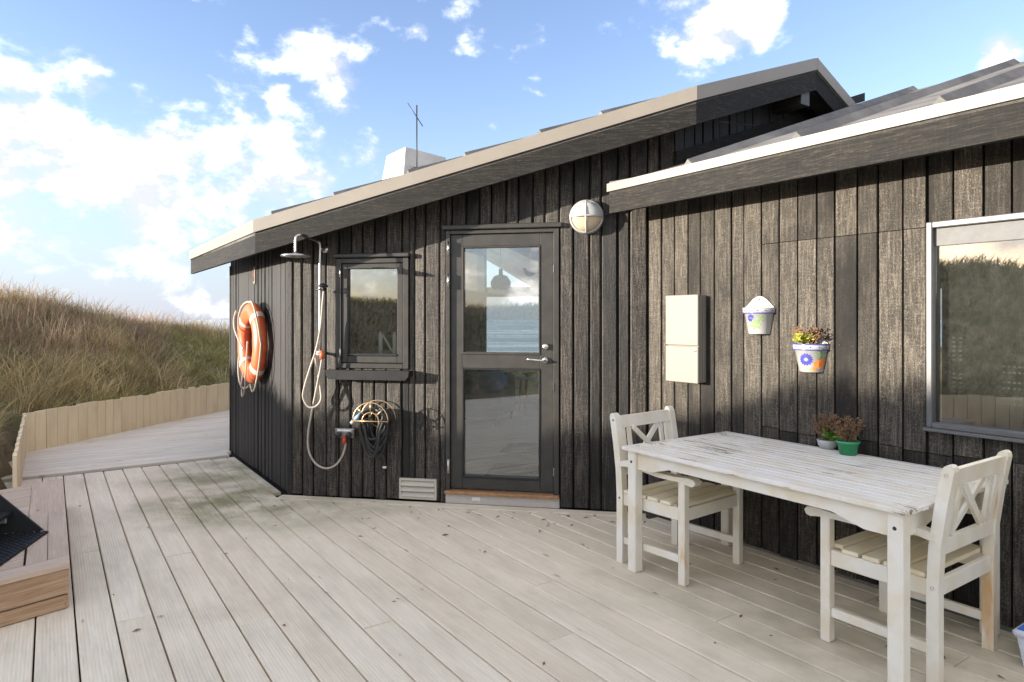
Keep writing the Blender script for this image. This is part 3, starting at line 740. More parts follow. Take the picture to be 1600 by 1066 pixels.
# --- terrace window
bw = MB().box(BW[0], 1.966, -.03, .06, .902, 1.935, .004).box(3.22, BW[1], -.03, .06, .902, 1.935, .004).box(1.966, 3.22, -.03, .06, 1.905, 1.935, .004).box(1.966, 3.22, -.036, .06, .902, .93, .004).build('window', 'alu', house, FB)
MB().box(1.966, 3.22, .012, .018, .93, 1.905).build('pane', 'glassdirty', bw, FB)
MB().box(1.966, 3.22, .0, .011, 1.815, 1.905, .002).build('blind_box', 'greyblind', bw, FB)
MB().box(1.93, 3.26, -.05, .0, .885, .902, .003).build('sill', 'alu', bw, FB)
MB().box(1.97, 3.2, .07, .09, .93, 1.81).build('panel', 'panel', bw, FB)
for (gx, gz, nx_, nz_, dx, dz) in ((2.02, 1.24, 2, 6, .03, .022), (2.02, 1.06, 2, 6, .03, .022), (2.235, 1.19, 12, 2, .021, .028), (2.235, 1.115, 12, 2, .021, .028), (2.235, 1.04, 12, 2, .021, .028)):
    m = MB()
    for i in range(nx_):
        for j in range(nz_): m.box(gx + i * dx, gx + i * dx + .013, .066, .0699, gz + j * dz, gz + j * dz + .008)
    m.build('vent_slots', 'greyblind', bw, FB)
house['label'] = house['label']

# ---------------------------------------------------------------- things on the front wall
# round bulkhead lamp
c = A(917, 340); lx, lz = c[0], c[2]; FL = FA @ T(lx, 0, lz)
lamp = thing('wall_lamp', 'round bulkhead wall lamp with cross guard and half shade beside the door', 'lamp', FL)
MB().lathe([(0, 0), (.128, 0), (.130, -.03), (.118, -.05), (.112, -.05)], 32, axis='y').build('base', 'lampgrey', lamp)
MB().lathe([(.112, -.045), (.105, -.07), (.08, -.092), (.04, -.103), (.001, -.106)], 32, axis='y').build('glass_dome', 'opal', lamp)
MB().lathe([(.116, -.048), (.112, -.074), (.085, -.099), (.043, -.111), (.001, -.114)], 24, a0=0, a1=math.pi, axis='y').build('half_shade', 'lampgrey', lamp)
m = MB()
for k in range(2):
    pts = []
    for i in range(13):
        a = -1.45 + 2.9 * i / 12; r_, h = .120 * math.sin(a), -.035 - .083 * math.cos(a) * 1.0
        pts.append((r_, h, 0) if k == 0 else (0, h, r_))
    m.tube(pts, .0075, 6)
m.lathe([(.119, -.036), (.129, -.042), (.119, -.056), (.112, -.048)], 32, axis='y')
m.build('guard', 'lampgrey', lamp)
MB().tube(smooth_path([(.12, -.02, -.0), (.16, -.03, .02), (.22, -.02, .03), (.30, -.02, .05)]), .007, 6).build('cable', 'black', lamp)

# outdoor shower
c = A(508, 390); FS = FA @ T(c[0], 0, c[2])
sh = thing('outdoor_shower', 'outdoor shower with rain head, riser pipe and looping pale hose', 'shower', FS)
def AS(px, py, off):
    q = A(px, py, off); return (q[0] - c[0], q[1], q[2] - c[2])
head = AS(462, 399, .34)
topz = AS(485, 374, .2)[2]
riser = AS(500, 420, .07)
m = MB(); m.tube(smooth_path([(0, 0, 0), (-.005, -.04, 0), (riser[0] + .005, -.066, 0)]), .012, 8); m.lathe([(0, 0), (.032, 0), (.03, -.012), (0, -.014)], 16, axis='y'); m.build('wall_bracket', 'chrome', sh)
rx = riser[0]; rz0 = AS(497, 552, .07)[2]
m = MB(); m.tube(smooth_path([(rx, -.07, rz0), (rx, -.07, -.1), (rx, -.07, topz - .05), (rx - .004, -.078, topz - .012), (rx - .02, -.10, topz), (head[0] + .03, head[1] + .05, topz + .02), (head[0] + .006, head[1] + .012, topz + .012), (head[0], head[1], topz - .02), (head[0], head[1], head[2] + .02)], 5), .0105, 10)
m.build('riser_pipe', 'chrome', sh)
MB().lathe([(.0, .030), (.018, .028), (.022, .014), (.10, .006), (.112, -.002), (.110, -.010), (0, -.012)], 28, head).build('rain_head', 'chrome', sh)
hs_ = AS(504, 447, .11)
m = MB(); m.lathe([(0, .022), (.015, .02), (.045, .004), (.045, -.008), (0, -.01)], 18, (hs_[0], hs_[1], hs_[2])); m.tube([(hs_[0], hs_[1], hs_[2] + .0), (hs_[0] + .004, hs_[1] + .03, hs_[2] - .06)], .012, 8)
m.tube([(rx - .045, -.07, hs_[2] - .025), (hs_[0] + .012, -.085, hs_[2] - .025)], .010, 8); m.build('hand_shower', 'blacksteel', sh)
m = MB(); m.tube([(rx - .03, -.07, rz0), (rx + .03, -.07, rz0)], .018, 10); m.tube([(rx, -.0, rz0), (rx, -.07, rz0)], .012, 8); m.build('pipe_clamp', 'whiteplastic', sh)
m = MB(); q = AS(503, 555, .10); m.tube([(q[0], q[1], q[2] + .03), (q[0], q[1], q[2] - .03)], .019, 10); m.tube([(rx, -.07, rz0), (q[0], q[1], q[2] + .03)], .010, 8); m.build('hose_coupling', 'orange', sh)
P1 = [AS(*p) for p in ((506, 455, .10), (504, 475, .10), (501, 510, .09), (494, 546, .10), (483, 580, .11), (475, 608, .11), (474, 622, .10), (481, 635, .10), (492, 636, .10), (501, 626, .10), (501, 610, .09), (497, 585, .08), (493, 560, .08), (493, 548, .075))]
P2_ = [AS(*p) for p in ((503, 562, .10), (500, 580, .10), (494, 610, .09), (488, 640, .07), (482, 672, .05), (481, 695, .04), (485, 712, .04), (495, 726, .04), (510, 732, .045), (524, 727, .05), (534, 714, .05), (539, 700, .05), (540, 692, .05))]
MB().tube(smooth_path(P1), .0085, 8).build('hose', 'hose', sh)
MB().tube(smooth_path(P2_), .0085, 8).build('hose', 'hose', sh)
# water tap box below
c2 = A(542, 676); FV = FA @ T(c2[0], 0, c2[2])
tap = thing('tap_box', 'small grey outdoor tap fitting with knobs and red hose coupling', 'tap', FV)
MB().box(-.085, .085, -.05, 0, -.035, .04, .006).build('body', 'chrome', tap)
for dx in (-.045, .045): MB().lathe([(0, -.085), (.022, -.083), (.024, -.05), (.0, -.048)], 14, (dx, 0, -.008), axis='y').build('knob', 'blacksteel', tap)
MB().tube([(0, -.045, -.02), (0, -.05, -.085)], .017, 10).build('coupling', 'redfit', tap)
MB().box(-.06, .06, -.052, -.0505, .018, .032).build('scale_strip', 'whiteplastic', tap)

# wire rack with coiled cable
c3 = A(593, 653); FRk = FA @ T(c3[0], 0, c3[2])
rack = thing('wire_cable_rack', 'half-round brass wire rack on the wall holding coiled cable', 'cable rack', FRk)
def arc(r, y, a0=0, a1=math.pi, n=18, cx=0, cz=0): return [(cx + r * math.cos(a0 + (a1 - a0) * i / n), y, cz + r * math.sin(a0 + (a1 - a0) * i / n)) for i in range(n + 1)]
m = MB()
for y, rr in ((-.19, .145), (-.03, .145)): m.tube(arc(rr, y), .0042, 6); m.tube([(-rr, y, 0), (rr, y, 0)], .0042, 6) if y < -.1 else None
m.tube(arc(.068, -.19, -.3, math.pi + .3), .0042, 6); m.tube(arc(.068, -.02, 0, 2 * math.pi, 24), .0042, 6)
for a in (.75, 1.57, 2.39): m.tube([(.068 * math.cos(a), -.19, .068 * math.sin(a)), (.145 * math.cos(a), -.19, .145 * math.sin(a))], .0042, 6); m.tube([(.068 * math.cos(a), -.19, .068 * math.sin(a)), (.068 * math.cos(a), -.0, .068 * math.sin(a))], .0042, 6)
for a in (.06, 3.08): m.tube([(.068 * math.cos(a), -.19, .068 * math.sin(a)), (.068 * math.cos(a), 0, .068 * math.sin(a))], .0042, 6)
m.build('wire_frame', 'wire', rack)
coil = thing('coiled_cable', 'dark grey extension cable hanging in loops over the wire rack', 'cable', FRk)
pts = []; rg = random.Random(8); nl = 13
for l in range(nl):
    drop = rg.uniform(.14, .30); wdt = rg.uniform(.085, .125); yy = -.05 - .10 * l / nl; sk = rg.uniform(-.03, .03)
    for i in range(14):
        a = math.pi / 2 + 2 * math.pi * i / 14; zz = math.sin(a); xx = math.cos(a)
        pts.append((xx * wdt * (1.0 if zz > 0 else .85) + sk * (zz < 0), yy + .02 * math.sin(a * 2 + l), (.085 * zz if zz > 0 else drop * zz)))
pts += [(.02, -.06, -.24), (.055, -.05, -.30), (.06, -.045, -.36)]
MB().tube(smooth_path(pts, 3), .0105, 7).build('loops', 'cable', coil)
m = MB(); m.tube([(.06, -.045, -.345), (.06, -.045, -.40)], .014, 10); m.build('socket_end', 'black', coil)
m = MB(); m.tube([(.06, -.045, -.375), (.06, -.045, -.392)], .017, 10); m.build('white_collar', 'whiteplastic', coil)
m = MB(); m.tube([(-.10, -.12, .05), (-.155, -.13, .0)], .017, 10); m.build('blue_plug', 'plugblue', coil)
m = MB(); m.tube([(-.16, -.13, -.005), (-.185, -.13, -.03)], .014, 8); m.build('plug_tip', 'whiteplastic', coil)

# louvred vent
va, vb = A(625, 746), A(683, 782); Fv = FA @ T(va[0], 0, 0)
ww, z0, z1 = vb[0] - va[0], max(vb[2], .02), va[2]
vent = thing('louvred_vent', 'beige louvred air vent low on the wall beside the door', 'vent', Fv)
m = MB(); e = .018; m.box(0, ww, -.022, 0, z0, z0 + e, .002).box(0, ww, -.022, 0, z1 - e, z1, .002).box(0, e, -.022, 0, z0 + e, z1 - e, .002).box(ww - e, ww, -.022, 0, z0 + e, z1 - e, .002); m.build('frame', 'vent', vent)
hh = (z1 - z0 - 2 * e) / 3
for i in range(3):
    zz = z0 + e + i * hh; m = MB(); m.hexa([(e, -.030, zz + .004), (ww - e, -.030, zz + .004), (ww - e, -.004, zz + hh), (e, -.004, zz + hh)], [(e, -.026, zz + .002), (ww - e, -.026, zz + .002), (ww - e, -.0, zz + hh - .003), (e, -.0, zz + hh - .003)]); m.build('louvre', 'vent', vent)

# life ring on the side wall
c = C(393, 536, .09); FLr = FC @ T(c[0], 0, c[2])
lr = thing('life_ring', 'faded orange life ring with cream rope hanging on black side wall', 'life ring', FLr)
m = MB(); Rm, Rt = .29, .085; N1, N2 = 48, 16; vs = []; fs = []
for i in range(N1):
    a = 2 * math.pi * i / N1
    for j in range(N2):
        b_ = 2 * math.pi * j / N2; rr = Rm + Rt * math.cos(b_); vs.append((rr * math.cos(a), -.085 + .062 * math.sin(b_), rr * math.sin(a)))
        fs.append((i * N2 + j, ((i + 1) % N1) * N2 + j, ((i + 1) % N1) * N2 + (j + 1) % N2, i * N2 + (j + 1) % N2))
m.add(vs, fs, True); m.build('ring_body', 'ring', lr)
for a0 in (.8, 2.35, 3.93, 5.5):
    m = MB(); vs = []; fs = []
    for i in range(5):
        a = a0 - .08 + .16 * i / 4
        for j in range(N2):
            b_ = 2 * math.pi * j / N2; rr = Rm + (Rt + .003) * math.cos(b_); vs.append((rr * math.cos(a), -.085 + .065 * math.sin(b_), rr * math.sin(a)))
            if i < 4: fs.append((i * N2 + j, (i + 1) * N2 + j, (i + 1) * N2 + (j + 1) % N2, i * N2 + (j + 1) % N2))
    m.add(vs, fs, True); m.build('band', 'ringband', lr)
pts = []
for k in range(4):
    a0 = math.pi / 2 + k * math.pi / 2
    for i in range(8):
        a = a0 + math.pi / 2 * i / 8; sag = math.sin(math.pi * i / 8)
        rr = Rm + Rt + .005 + .05 * sag; x_, z_ = rr * math.cos(a), rr * math.sin(a)
        pts.append((x_, -.10 - .03 * sag, z_ - .07 * sag * (1 if math.sin(a) < .2 else .4)))
m = MB(); m.tube(pts, .0085, 7, closed=True); m.build('grab_rope', 'rope', lr)
m = MB(); m.tube(smooth_path([(-.02, -.16, -.28), (-.04, -.17, -.38), (-.07, -.16, -.44), (-.02, -.17, -.49), (.05, -.17, -.46), (.10, -.17, -.36), (.14, -.165, -.1), (.15, -.16, .02)]), .0075, 7)
m.tube(smooth_path([(-.25, -.17, .30), (-.30, -.18, .22), (-.22, -.19, .12), (-.05, -.18, .0), (.05, -.175, -.05)]), .0075, 7); m.build('loose_rope', 'rope', lr)
MB().tube([(0, 0, .20), (0, -.10, .205), (0, -.11, .23)], .006, 6).build('hook', 'blacksteel', lr)
c = C(399, 430); tg = thing('wall_thermometer', 'small pale thermometer plate high on black side wall', 'thermometer', FC @ T(c[0], 0, c[2]))
MB().box(-.03, .03, -.014, 0, -.085, .085, .004).build('plate', 'box', tg); MB().tube([(0, -.016, -.06), (0, -.016, .06)], .004, 6).build('glass_tube', 'redfit', tg)

# ---------------------------------------------------------------- things on the terrace wall
a_, b_ = B(1041, 462, .09), B(1090, 600, .09)
bx0, bx1, bz0, bz1 = a_[0], b_[0], b_[2], a_[2]
mb = thing('meter_box', 'beige two-door electric meter box fixed to the worn black wall', 'meter box', FB @ T(bx0, 0, 0))
wbx = bx1 - bx0
MB().box(0, wbx, -.075, 0, bz0 + .004, bz1 - .004, .003).build('body', 'box', mb)
zs = bz0 + (bz1 - bz0) * .42
MB().box(-.006, wbx + .004, -.092, -.076, zs + .003, bz1, .004).build('door', 'box', mb); MB().box(-.006, wbx + .004, -.092, -.076, bz0, zs - .003, .004).build('door', 'box', mb)
MB().lathe([(0, -.097), (.008, -.096), (.009, -.091)], 12, (wbx - .015, 0, zs - .03), axis='y').build('lock', 'steel', mb)
for yy in (-.055, -.03): MB().box(wbx, wbx + .006, yy - .006, yy + .006, bz0 + .01, bz1 - .01, .002).build('side_rib', 'box', mb)

def petals(m, cx, cz, n, r0, r1, surf):
    for i in range(n):
        a = 2 * math.pi * i / n; d = .32
        pts = [(cx + r0 * math.cos(a), cz + r0 * math.sin(a)), (cx + .7 * r1 * math.cos(a - d), cz + .7 * r1 * math.sin(a - d)), (cx + r1 * math.cos(a), cz + r1 * math.sin(a)), (cx + .7 * r1 * math.cos(a + d), cz + .7 * r1 * math.sin(a + d))]
        m.add([surf(*p) for p in pts], [(0, 1, 2, 3)])
def disc(m, cx, cz, rx_, rz_, surf, n=14):
    m.add([surf(cx, cz)] + [surf(cx + rx_ * math.cos(2 * math.pi * i / n), cz + rz_ * math.sin(2 * math.pi * i / n)) for i in range(n)], [(0, 1 + i, 1 + (i + 1) % n) for i in range(n)])
def twigs(name, parent, mat, base, n, h, spread, seed, leaf=.012, lm=None, rad=.0016):
    g = random.Random(seed); m = MB(); lf = MB()
    for i in range(n):
        a = g.uniform(0, 6.28); s = g.uniform(.2, 1) * spread; hh_ = h * g.uniform(.55, 1.05); b0 = Vector(base) + Vector((g.uniform(-.03, .03), g.uniform(-.02, .02), 0))
        e = b0 + Vector((s * math.cos(a), s * math.sin(a) * .8, hh_)); mid = (b0 + e) / 2 + Vector((g.uniform(-.015, .015), g.uniform(-.015, .015), .01))
        path = smooth_path([b0, mid, e], 4); m.tube(path, rad, 4)
        for j in range(10):
            p = path[g.randrange(3, len(path))]; d1 = Vector((g.uniform(-1, 1), g.uniform(-1, 1), g.uniform(-.3, 1))).normalized(); d2 = d1.orthogonal().normalized(); L = leaf * g.uniform(.6, 1.5)
            lf.add([p, p + d1 * L * .5 + d2 * L * .25, p + d1 * L, p + d1 * L * .5 - d2 * L * .25], [(0, 1, 2, 3)])
    o = m.build(name, mat, parent); lf.build('leaves', lm or mat, parent); return o
def wall_pot(name, label, px, plant):
    q = B(px[0], px[1], .0); rt, rb_, h, dep = .100, .066, .165, 1.05
    p = thing(name, label, 'plant pot', FB @ T(q[0], 0, q[2]))
    # half-round body: back is flat on the wall, front bulges out (-y)
    m = MB(); m.lathe([(0, 0), (rb_, 0), (rb_ + .004, .004), (rt - .006, h - .035), (rt + .004, h - .034), (rt + .006, h), (rt - .008, h), (rt - .012, h - .03), (rb_ - .01, .012), (0, .012)], 24, a0=math.pi, a1=2 * math.pi)
    m.add([(-rb_, 0, 0), (rb_, 0, 0), (rt, 0, h), (-rt, 0, h)], [(0, 1, 2, 3)])
    m.build('pot_body', 'ceramic', p)
    m = MB(); top_ = [(-rt, h - .01), (rt, h - .01), (rt, h + .006)] + [(rt * math.cos(math.pi * i / 28), h + .006 + .066 * math.sin(math.pi * i / 28) ** 2.6) for i in range(1, 28)] + [(-rt, h + .006)]
    m.prism(top_, -.009, -.001); m.build('back_plate', 'ceramic', p)
    m = MB(); disc(m, 0, h + .05, .006, .006, lambda x_, z_: (x_, -.0098, z_)); m.build('hang_hole', 'black', p)
    def surf(x_, z_):
        r_ = rb_ + .004 + (rt - .010 - rb_) * min(1, max(0, (z_ - .004) / (h - .039))) + .0018; a_ = x_ / r_ * 1.1 + .5; return (r_ * math.sin(a_), -r_ * math.cos(a_), z_)
    m = MB(); m.lathe([(rt + .0045, h - .036), (rt + .0065, h - .033), (rt + .003, h - .030)], 24, a0=math.pi, a1=2 * math.pi)
    if plant: m.lathe([(rt + .0075, h - .006), (rt + .0075, h + .001), (rt - .01, h + .001)], 24, a0=math.pi, a1=2 * math.pi)
    m.build('blue_line', 'blue', p)
    m = MB()
    for i in range(7):
        a = math.pi + math.pi * (i + .5) / 7; rr = rt + .0075; cx_, cy_ = rr * math.cos(a), rr * math.sin(a); tx, ty = -math.sin(a) * .0045, math.cos(a) * .0045
        m.add([(cx_ - tx, cy_ - ty, h - .018), (cx_, cy_, h - .023), (cx_ + tx, cy_ + ty, h - .018), (cx_, cy_, h - .013)], [(0, 1, 2, 3)])
    m.build('dots', 'blue', p)
    if plant:
        m = MB(); petals(m, -.028, .075, 14, .009, .038, surf); m.build('painted_flower', 'blue', p)
        m = MB(); disc(m, .036, .048, .026, .026, surf); disc(m, .058, .065, .018, .02, surf); disc(m, .012, .022, .012, .01, surf); m.build('painted_orange_bloom', 'orangeglaze', p)
        m = MB(); petals(m, .05, .105, 5, .003, .028, surf); disc(m, .0, .018, .014, .006, surf); m.build('painted_leaf', 'green', p)
        m = MB(); m.lathe([(0, h - .02), (rt - .014, h - .02)], 16, a0=math.pi, a1=2 * math.pi); m.build('soil', 'soil', p)
    else:
        m = MB(); petals(m, -.048, .100, 9, .003, .026, surf); m.build('painted_flower', 'blue', p)
        m = MB(); petals(m, -.022, .062, 7, .004, .036, surf); petals(m, .012, .098, 5, .003, .022, surf); m.build('painted_leaf', 'green', p)
    return p, h
wall_pot('wall_pot', 'empty white ceramic wall pot with blue flower and green leaves', (1188, 522), False)
wp, h = wall_pot('wall_pot', 'painted wall pot with blue rim, orange bloom and withered plant', (1269, 581), True)
pl_ = thing('withered_pot_plant', 'withered brown plant with yellow green leaves in painted wall pot', 'plant', WM[wp.name] @ T(0, -.045, h - .02))
twigs('stems', pl_, 'twig', (.01, 0, 0), 44, .115, .115, 5, .018)
twigs('green_shoots', pl_, 'leafy', (-.01, -.015, 0), 24, .065, .055, 6, .030, 'leafy')

# ---------------------------------------------------------------- table and chairs
def table_slats():
    L, Wd, H = 1.58, .92, .715
    ctr = Vector((1.452, 3.478))
    ry = R(-56.5)
    Mt = T(ctr.x, ctr.y, 0) @ Matrix.Rotation(ry, 4, 'Z')
    t_ = thing('garden_table', 'white slatted garden table with peeling paint along black wall', 'table', Mt)
    x0, y0 = -L / 2, -Wd / 2; fr = .06
    MB().box(x0, -x0, y0, y0 + fr, H - .022, H, .003).build('edge_rail', 'tabletop', t_); MB().box(x0, -x0, -y0 - fr, -y0, H - .022, H, .003).build('edge_rail', 'tabletop', t_)
    for e in (x0, -x0 - fr): MB().box(e, e + fr, y0 + fr + .002, -y0 - fr - .002, H - .0222, H - .0005, .003).build('end_rail', 'tabletop', t_)
    n = 15; iw = (Wd - 2 * fr) / n
    for i in range(n):
        yy = y0 + fr + i * iw; dz = rng.uniform(-.0015, .0005)
        MB().box(x0 + fr + .002, -x0 - fr - .002, yy + .0010, yy + iw - .0010, H - .020, H - .001 + dz, .003).build('slat', 'tabletop', t_)
    lg = .062
    for sx in (-1, 1):
        for sy in (-1, 1):
            cx_, cy_ = sx * (L / 2 - .055), sy * (Wd / 2 - .055); o = MB().box(cx_ - lg / 2, cx_ + lg / 2, cy_ - lg / 2, cy_ + lg / 2, 0, H - .023, .005).build('leg', 'white', t_)
            m = MB(); m.lathe([(0, -.0015), (.008, -.001), (.008, .0)], 10, (cx_, cy_ - lg / 2 if sy < 0 else cy_ + lg / 2 + .0015, H - .085), axis='y'); m.build('screw', 'cable', o)
    def apron(len_): # scalloped board profile
        a_ = len_ / 2; pr = [(-a_, H - .024), (-a_, H - .125), (-a_ + .10, H - .125), (-a_ + .17, H - .105), (-a_ + .24, H - .085), (a_ - .24, H - .085), (a_ - .17, H - .105), (a_ - .10, H - .125), (a_, H - .125), (a_, H - .024)]; return pr
    for sy in (-1, 1):
        yy = sy * (Wd / 2 - .055); MB().prism(apron(L - .175), yy - .012, yy + .012).build('apron', 'white', t_)
    for sx in (-1, 1):
        m = MB(); m.prism(apron(Wd - .175), -.012, .012); o = m.build('apron', 'white', t_, WM[t_.name] @ T(sx * (L / 2 - .055), 0, 0) @ Matrix.Rotation(R(90), 4, 'Z'))
    return t_, Mt, H
tbl, MT, TH = table_slats()

def chair(label, s_back, d_mid, face, extra, rust_side=None):
    """armchair: local x = forwards, y = left; back posts at x=0"""
    P = CI + rB * s_back + nB * d_mid
    a = math.atan2(rB.y, rB.x) + (0 if face > 0 else math.pi) + extra
    Mc = T(P.x, P.y, 0) @ Matrix.Rotation(a, 4, 'Z')
    c_ = thing('garden_armchair', label, 'chair', Mc, 'white garden armchairs at the table')
    Wc, Dp, sh_ = .56, .47, .41; pw = .045
    for sy in (-1, 1):
        y = sy * (Wc / 2 - pw / 2); mat = 'whiterust' if rust_side == sy else 'white'
        # back post, raked above the seat, rounded head
        m = MB(); zs_ = [0, .40, .55, .70, .855, .872, .880]; xs_ = [0, 0, -.008, -.028, -.055, -.058, -.060]; hw = [pw / 2] * 5 + [pw / 2 - .006, pw / 2 - .016]
        for i in range(len(zs_) - 1):
            a0, a1 = hw[i], hw[i + 1]
            lo_ = [(xs_[i] - a0, y - pw / 2, zs_[i]), (xs_[i] + a0, y - pw / 2, zs_[i]), (xs_[i] + a0, y + pw / 2, zs_[i]), (xs_[i] - a0, y + pw / 2, zs_[i])]
            hi_ = [(xs_[i + 1] - a1, y - pw / 2, zs_[i + 1]), (xs_[i + 1] + a1, y - pw / 2, zs_[i + 1]), (xs_[i + 1] + a1, y + pw / 2, zs_[i + 1]), (xs_[i + 1] - a1, y + pw / 2, zs_[i + 1])]
            b0 = len(m.v)
            if i == 0: m.add(lo_, [(3, 2, 1, 0)]); prev = b0
            nb = len(m.v); m.add(hi_, [(0, 1, 2, 3)] if i == len(zs_) - 2 else [])
            m.f += [(prev + k, prev + (k + 1) % 4, nb + (k + 1) % 4, nb + k) for k in range(4)]; m.sm += [False] * 4; prev = nb
        o = m.build('back_post', mat, c_)
        for zz, xx in ((.84, -.05), (.385, 0)):
            m = MB(); m.lathe([(0, -.002), (.007, -.0015), (.007, .002)], 10, (xx, y + sy * (pw / 2) + (.0 if sy < 0 else 0), zz), axis='y'); m.build('screw', 'twig', o)
        MB().box(Dp - pw, Dp, y - pw / 2, y + pw / 2, 0, .565, .004).build('front_leg', 'whiterust' if face > 0 and sy < 0 else 'white', c_)
        # armrest: bowed, with rounded end past the front leg
        pr = [(-.015, .60), (.05, .612), (.15, .606), (.28, .588), (.40, .585), (.50, .592), (.530, .588), (.543, .573), (.535, .555), (.515, .548), (.49, .553), (.44, .560), (.30, .560), (.15, .575), (.05, .580), (-.015, .568)]
        m = MB(); m.prism(pr, y - .028, y + .028); m.build('armrest', 'white', c_)
        MB().box(.0235, Dp - pw - .0005, y - .013, y + .013, .345, .415, .003).build('side_rail', 'white', c_)
        MB().box(.0235, Dp - pw - .0005, y - .012, y + .012, .115, .155, .003).build('stretcher', 'white', c_)
    ins = Wc / 2 - pw - .0005
    MB().box(Dp - .037, Dp - .011, -ins, ins, .345, .413, .003).build('front_rail', 'white', c_)
    MB().box(-.012, .012, -ins, ins, .345, .413, .003).build('back_rail', 'white', c_)
    for i in range(5):
        x_ = .028 + i * .090; w_ = .074
        if i == 4: w_ = .062
        lim = Wc / 2 - .002 if x_ > .02 and x_ + w_ < Dp - pw else ins
        MB().box(x_, x_ + w_, -lim, lim, .4165, .436, .004).build('seat_slat', 'seatcream', c_)
    # backrest: rails, uprights and a crossed pair
    def tilt(z): return -.010 - .045 * max(0, (z - .55)) / .305
    def bar(p, q, w_, th, nm):
        (y0_, z0_), (y1_, z1_) = p, q; d = Vector((y1_ - y0_, z1_ - z0_)).normalized(); nn = Vector((-d.y, d.x)) * w_ / 2; m = MB(); cs = [(y0_ + nn.x, z0_ + nn.y), (y0_ - nn.x, z0_ - nn.y), (y1_ - nn.x, z1_ - nn.y), (y1_ + nn.x, z1_ + nn.y)]
        m.hexa([(tilt(z_) - th / 2, y_, z_) for y_, z_ in cs], [(tilt(z_) + th / 2, y_, z_) for y_, z_ in cs]); m.build(nm, 'white', c_)
    bar((-ins, .825), (ins, .825), .070, .024, 'top_rail'); bar((-ins, .545), (ins, .545), .062, .024, 'lower_back_rail')
    zb_, zt_ = .577, .789
    for sy in (-1, 1):
        bar((sy * .205, zb_), (sy * .205, zt_), .032, .016, 'back_slat'); bar((sy * .150, zb_), (sy * .150, zt_), .026, .016, 'back_slat')
    bar((-.125, zb_), (.125, zt_), .030, .014, 'cross_slat')
    m_ = MB(); y0_, z0_, y1_, z1_ = .125, zb_, -.125, zt_
    d = Vector((y1_ - y0_, z1_ - z0_)).normalized(); nn = Vector((-d.y, d.x)) * .015; cs = [(y0_ + nn.x, z0_ + nn.y), (y0_ - nn.x, z0_ - nn.y), (y1_ - nn.x, z1_ - nn.y), (y1_ + nn.x, z1_ + nn.y)]
    m_.hexa([(tilt(z_) + .0075, y_, z_) for y_, z_ in cs], [(tilt(z_) + .021, y_, z_) for y_, z_ in cs]); m_.build('cross_slat', 'white', c_)
    return c_
chair('white slatted garden armchair tucked under the table end by the meter box', .60, .605, 1, R(4))
chair('white garden armchair with rust streaks on its back at the table end by the window', 2.305, .525, -1, 0, -1)

# pots on the table
def small_pot(name, label, px, prof, mat, seed, pl_label, pots_green):
    g_ = ground(px[0], px[1], TH); p = thing(name, label, 'plant pot', T(g_.x, g_.y, TH))
    MB().lathe(prof, 24).build('bowl', mat, p); r_ = prof[-3][0]
    MB().lathe([(0, prof[-1][1] - .01), (r_ - .004, prof[-1][1] - .01)], 20).build('soil', 'soil', p)
    q = thing('dried_pot_plant', pl_label, 'plant', T(g_.x, g_.y, TH + prof[-1][1] - .012))
    twigs('stems', q, 'twig', (0, 0, 0), 46, .165, .10, seed, .015)
    if pots_green: twigs('green_shoots', q, 'leafgreen', (.02, -.02, 0), 16, .07, .045, seed + 1, .026, 'leafgreen')
small_pot('bowl_pot', 'small round white bowl pot on the white table', (1293, 701), [(0, 0), (.035, 0), (.052, .022), (.058, .052), (.053, .052), (.046, .04), (0, .04)], 'ceramic', 21, 'dried brown plant with green shoots in the white bowl', True)
small_pot('bucket_pot', 'small green plastic pot on the white table', (1325, 710), [(0, 0), (.042, 0), (.054, .062), (.060, .062), (.060, .074), (.054, .074), (.046, .055), (0, .055)], 'greenpot', 31, 'dried brown twiggy plant in the green plastic pot', False)

# storage tub at the wall
g_ = ground(1668, 1052); tb = thing('plastic_tub', 'milky plastic storage tub with blue lid on deck by wall', 'tub', T(g_.x, g_.y, 0) @ Matrix.Rotation(ANG - math.pi / 4, 4, 'Z'))
m = MB(); m.hexa([(-.12, -.09, .0), (.12, -.09, 0), (.12, .09, 0), (-.12, .09, 0)], [(-.14, -.105, .125), (.14, -.105, .125), (.14, .105, .125), (-.14, .105, .125)]); m.build('tub_body', 'tub', tb)
MB().box(-.155, .155, -.12, .12, .1255, .155, .01).build('rim', 'tub', tb); m = MB(); m.hexa([(-.14, -.105, .155), (.14, -.105, .155), (.14, .105, .155), (-.14, .105, .155)], [(-.11, -.08, .19), (.11, -.08, .19), (.11, .08, .19), (-.11, .08, .19)]); m.build('lid', 'lid', tb)

# ---------------------------------------------------------------- step platform, mat and stairs on the left
PZ = .233
pc = ground(109, 879, PZ); pf = ground(0, 906, PZ); pb = ground(111, 746, PZ)
u_f = Vector((pf.x - pc.x, pf.y - pc.y)).normalized(); u_b = -rB
plat = thing('deck_step', 'low wooden step platform with face boards beside the black stairs', 'step', T(pc.x, pc.y, 0))
Lb = (Vector((pb.x, pb.y)) - Vector((pc.x, pc.y))).length
Pc = Vector((pc.x, pc.y)); Lf = 1.9
def quad_board(name, mat, pts, zt, th, parent):
    m = MB(); m.hexa([(p.x, p.y, zt - th) for p in pts], [(p.x, p.y, zt) for p in pts]); o = m.build(name, mat, parent, Matrix())
    d = (pts[1] - pts[0]).normalized(); Fm = frame(pts[0], d); o.data.transform(Fm.inverted()); o.matrix_basis = WM[parent.name].inverted() @ Fm; return o
bw_ = .125
def PP(a, b): return Pc + u_f * a + u_b * b         # a = along the front edge (away to the left), b = along the side edge
sn_ = abs(u_f.x * u_b.y - u_f.y * u_b.x)            # sine between the edges
k_ = bw_ / sn_
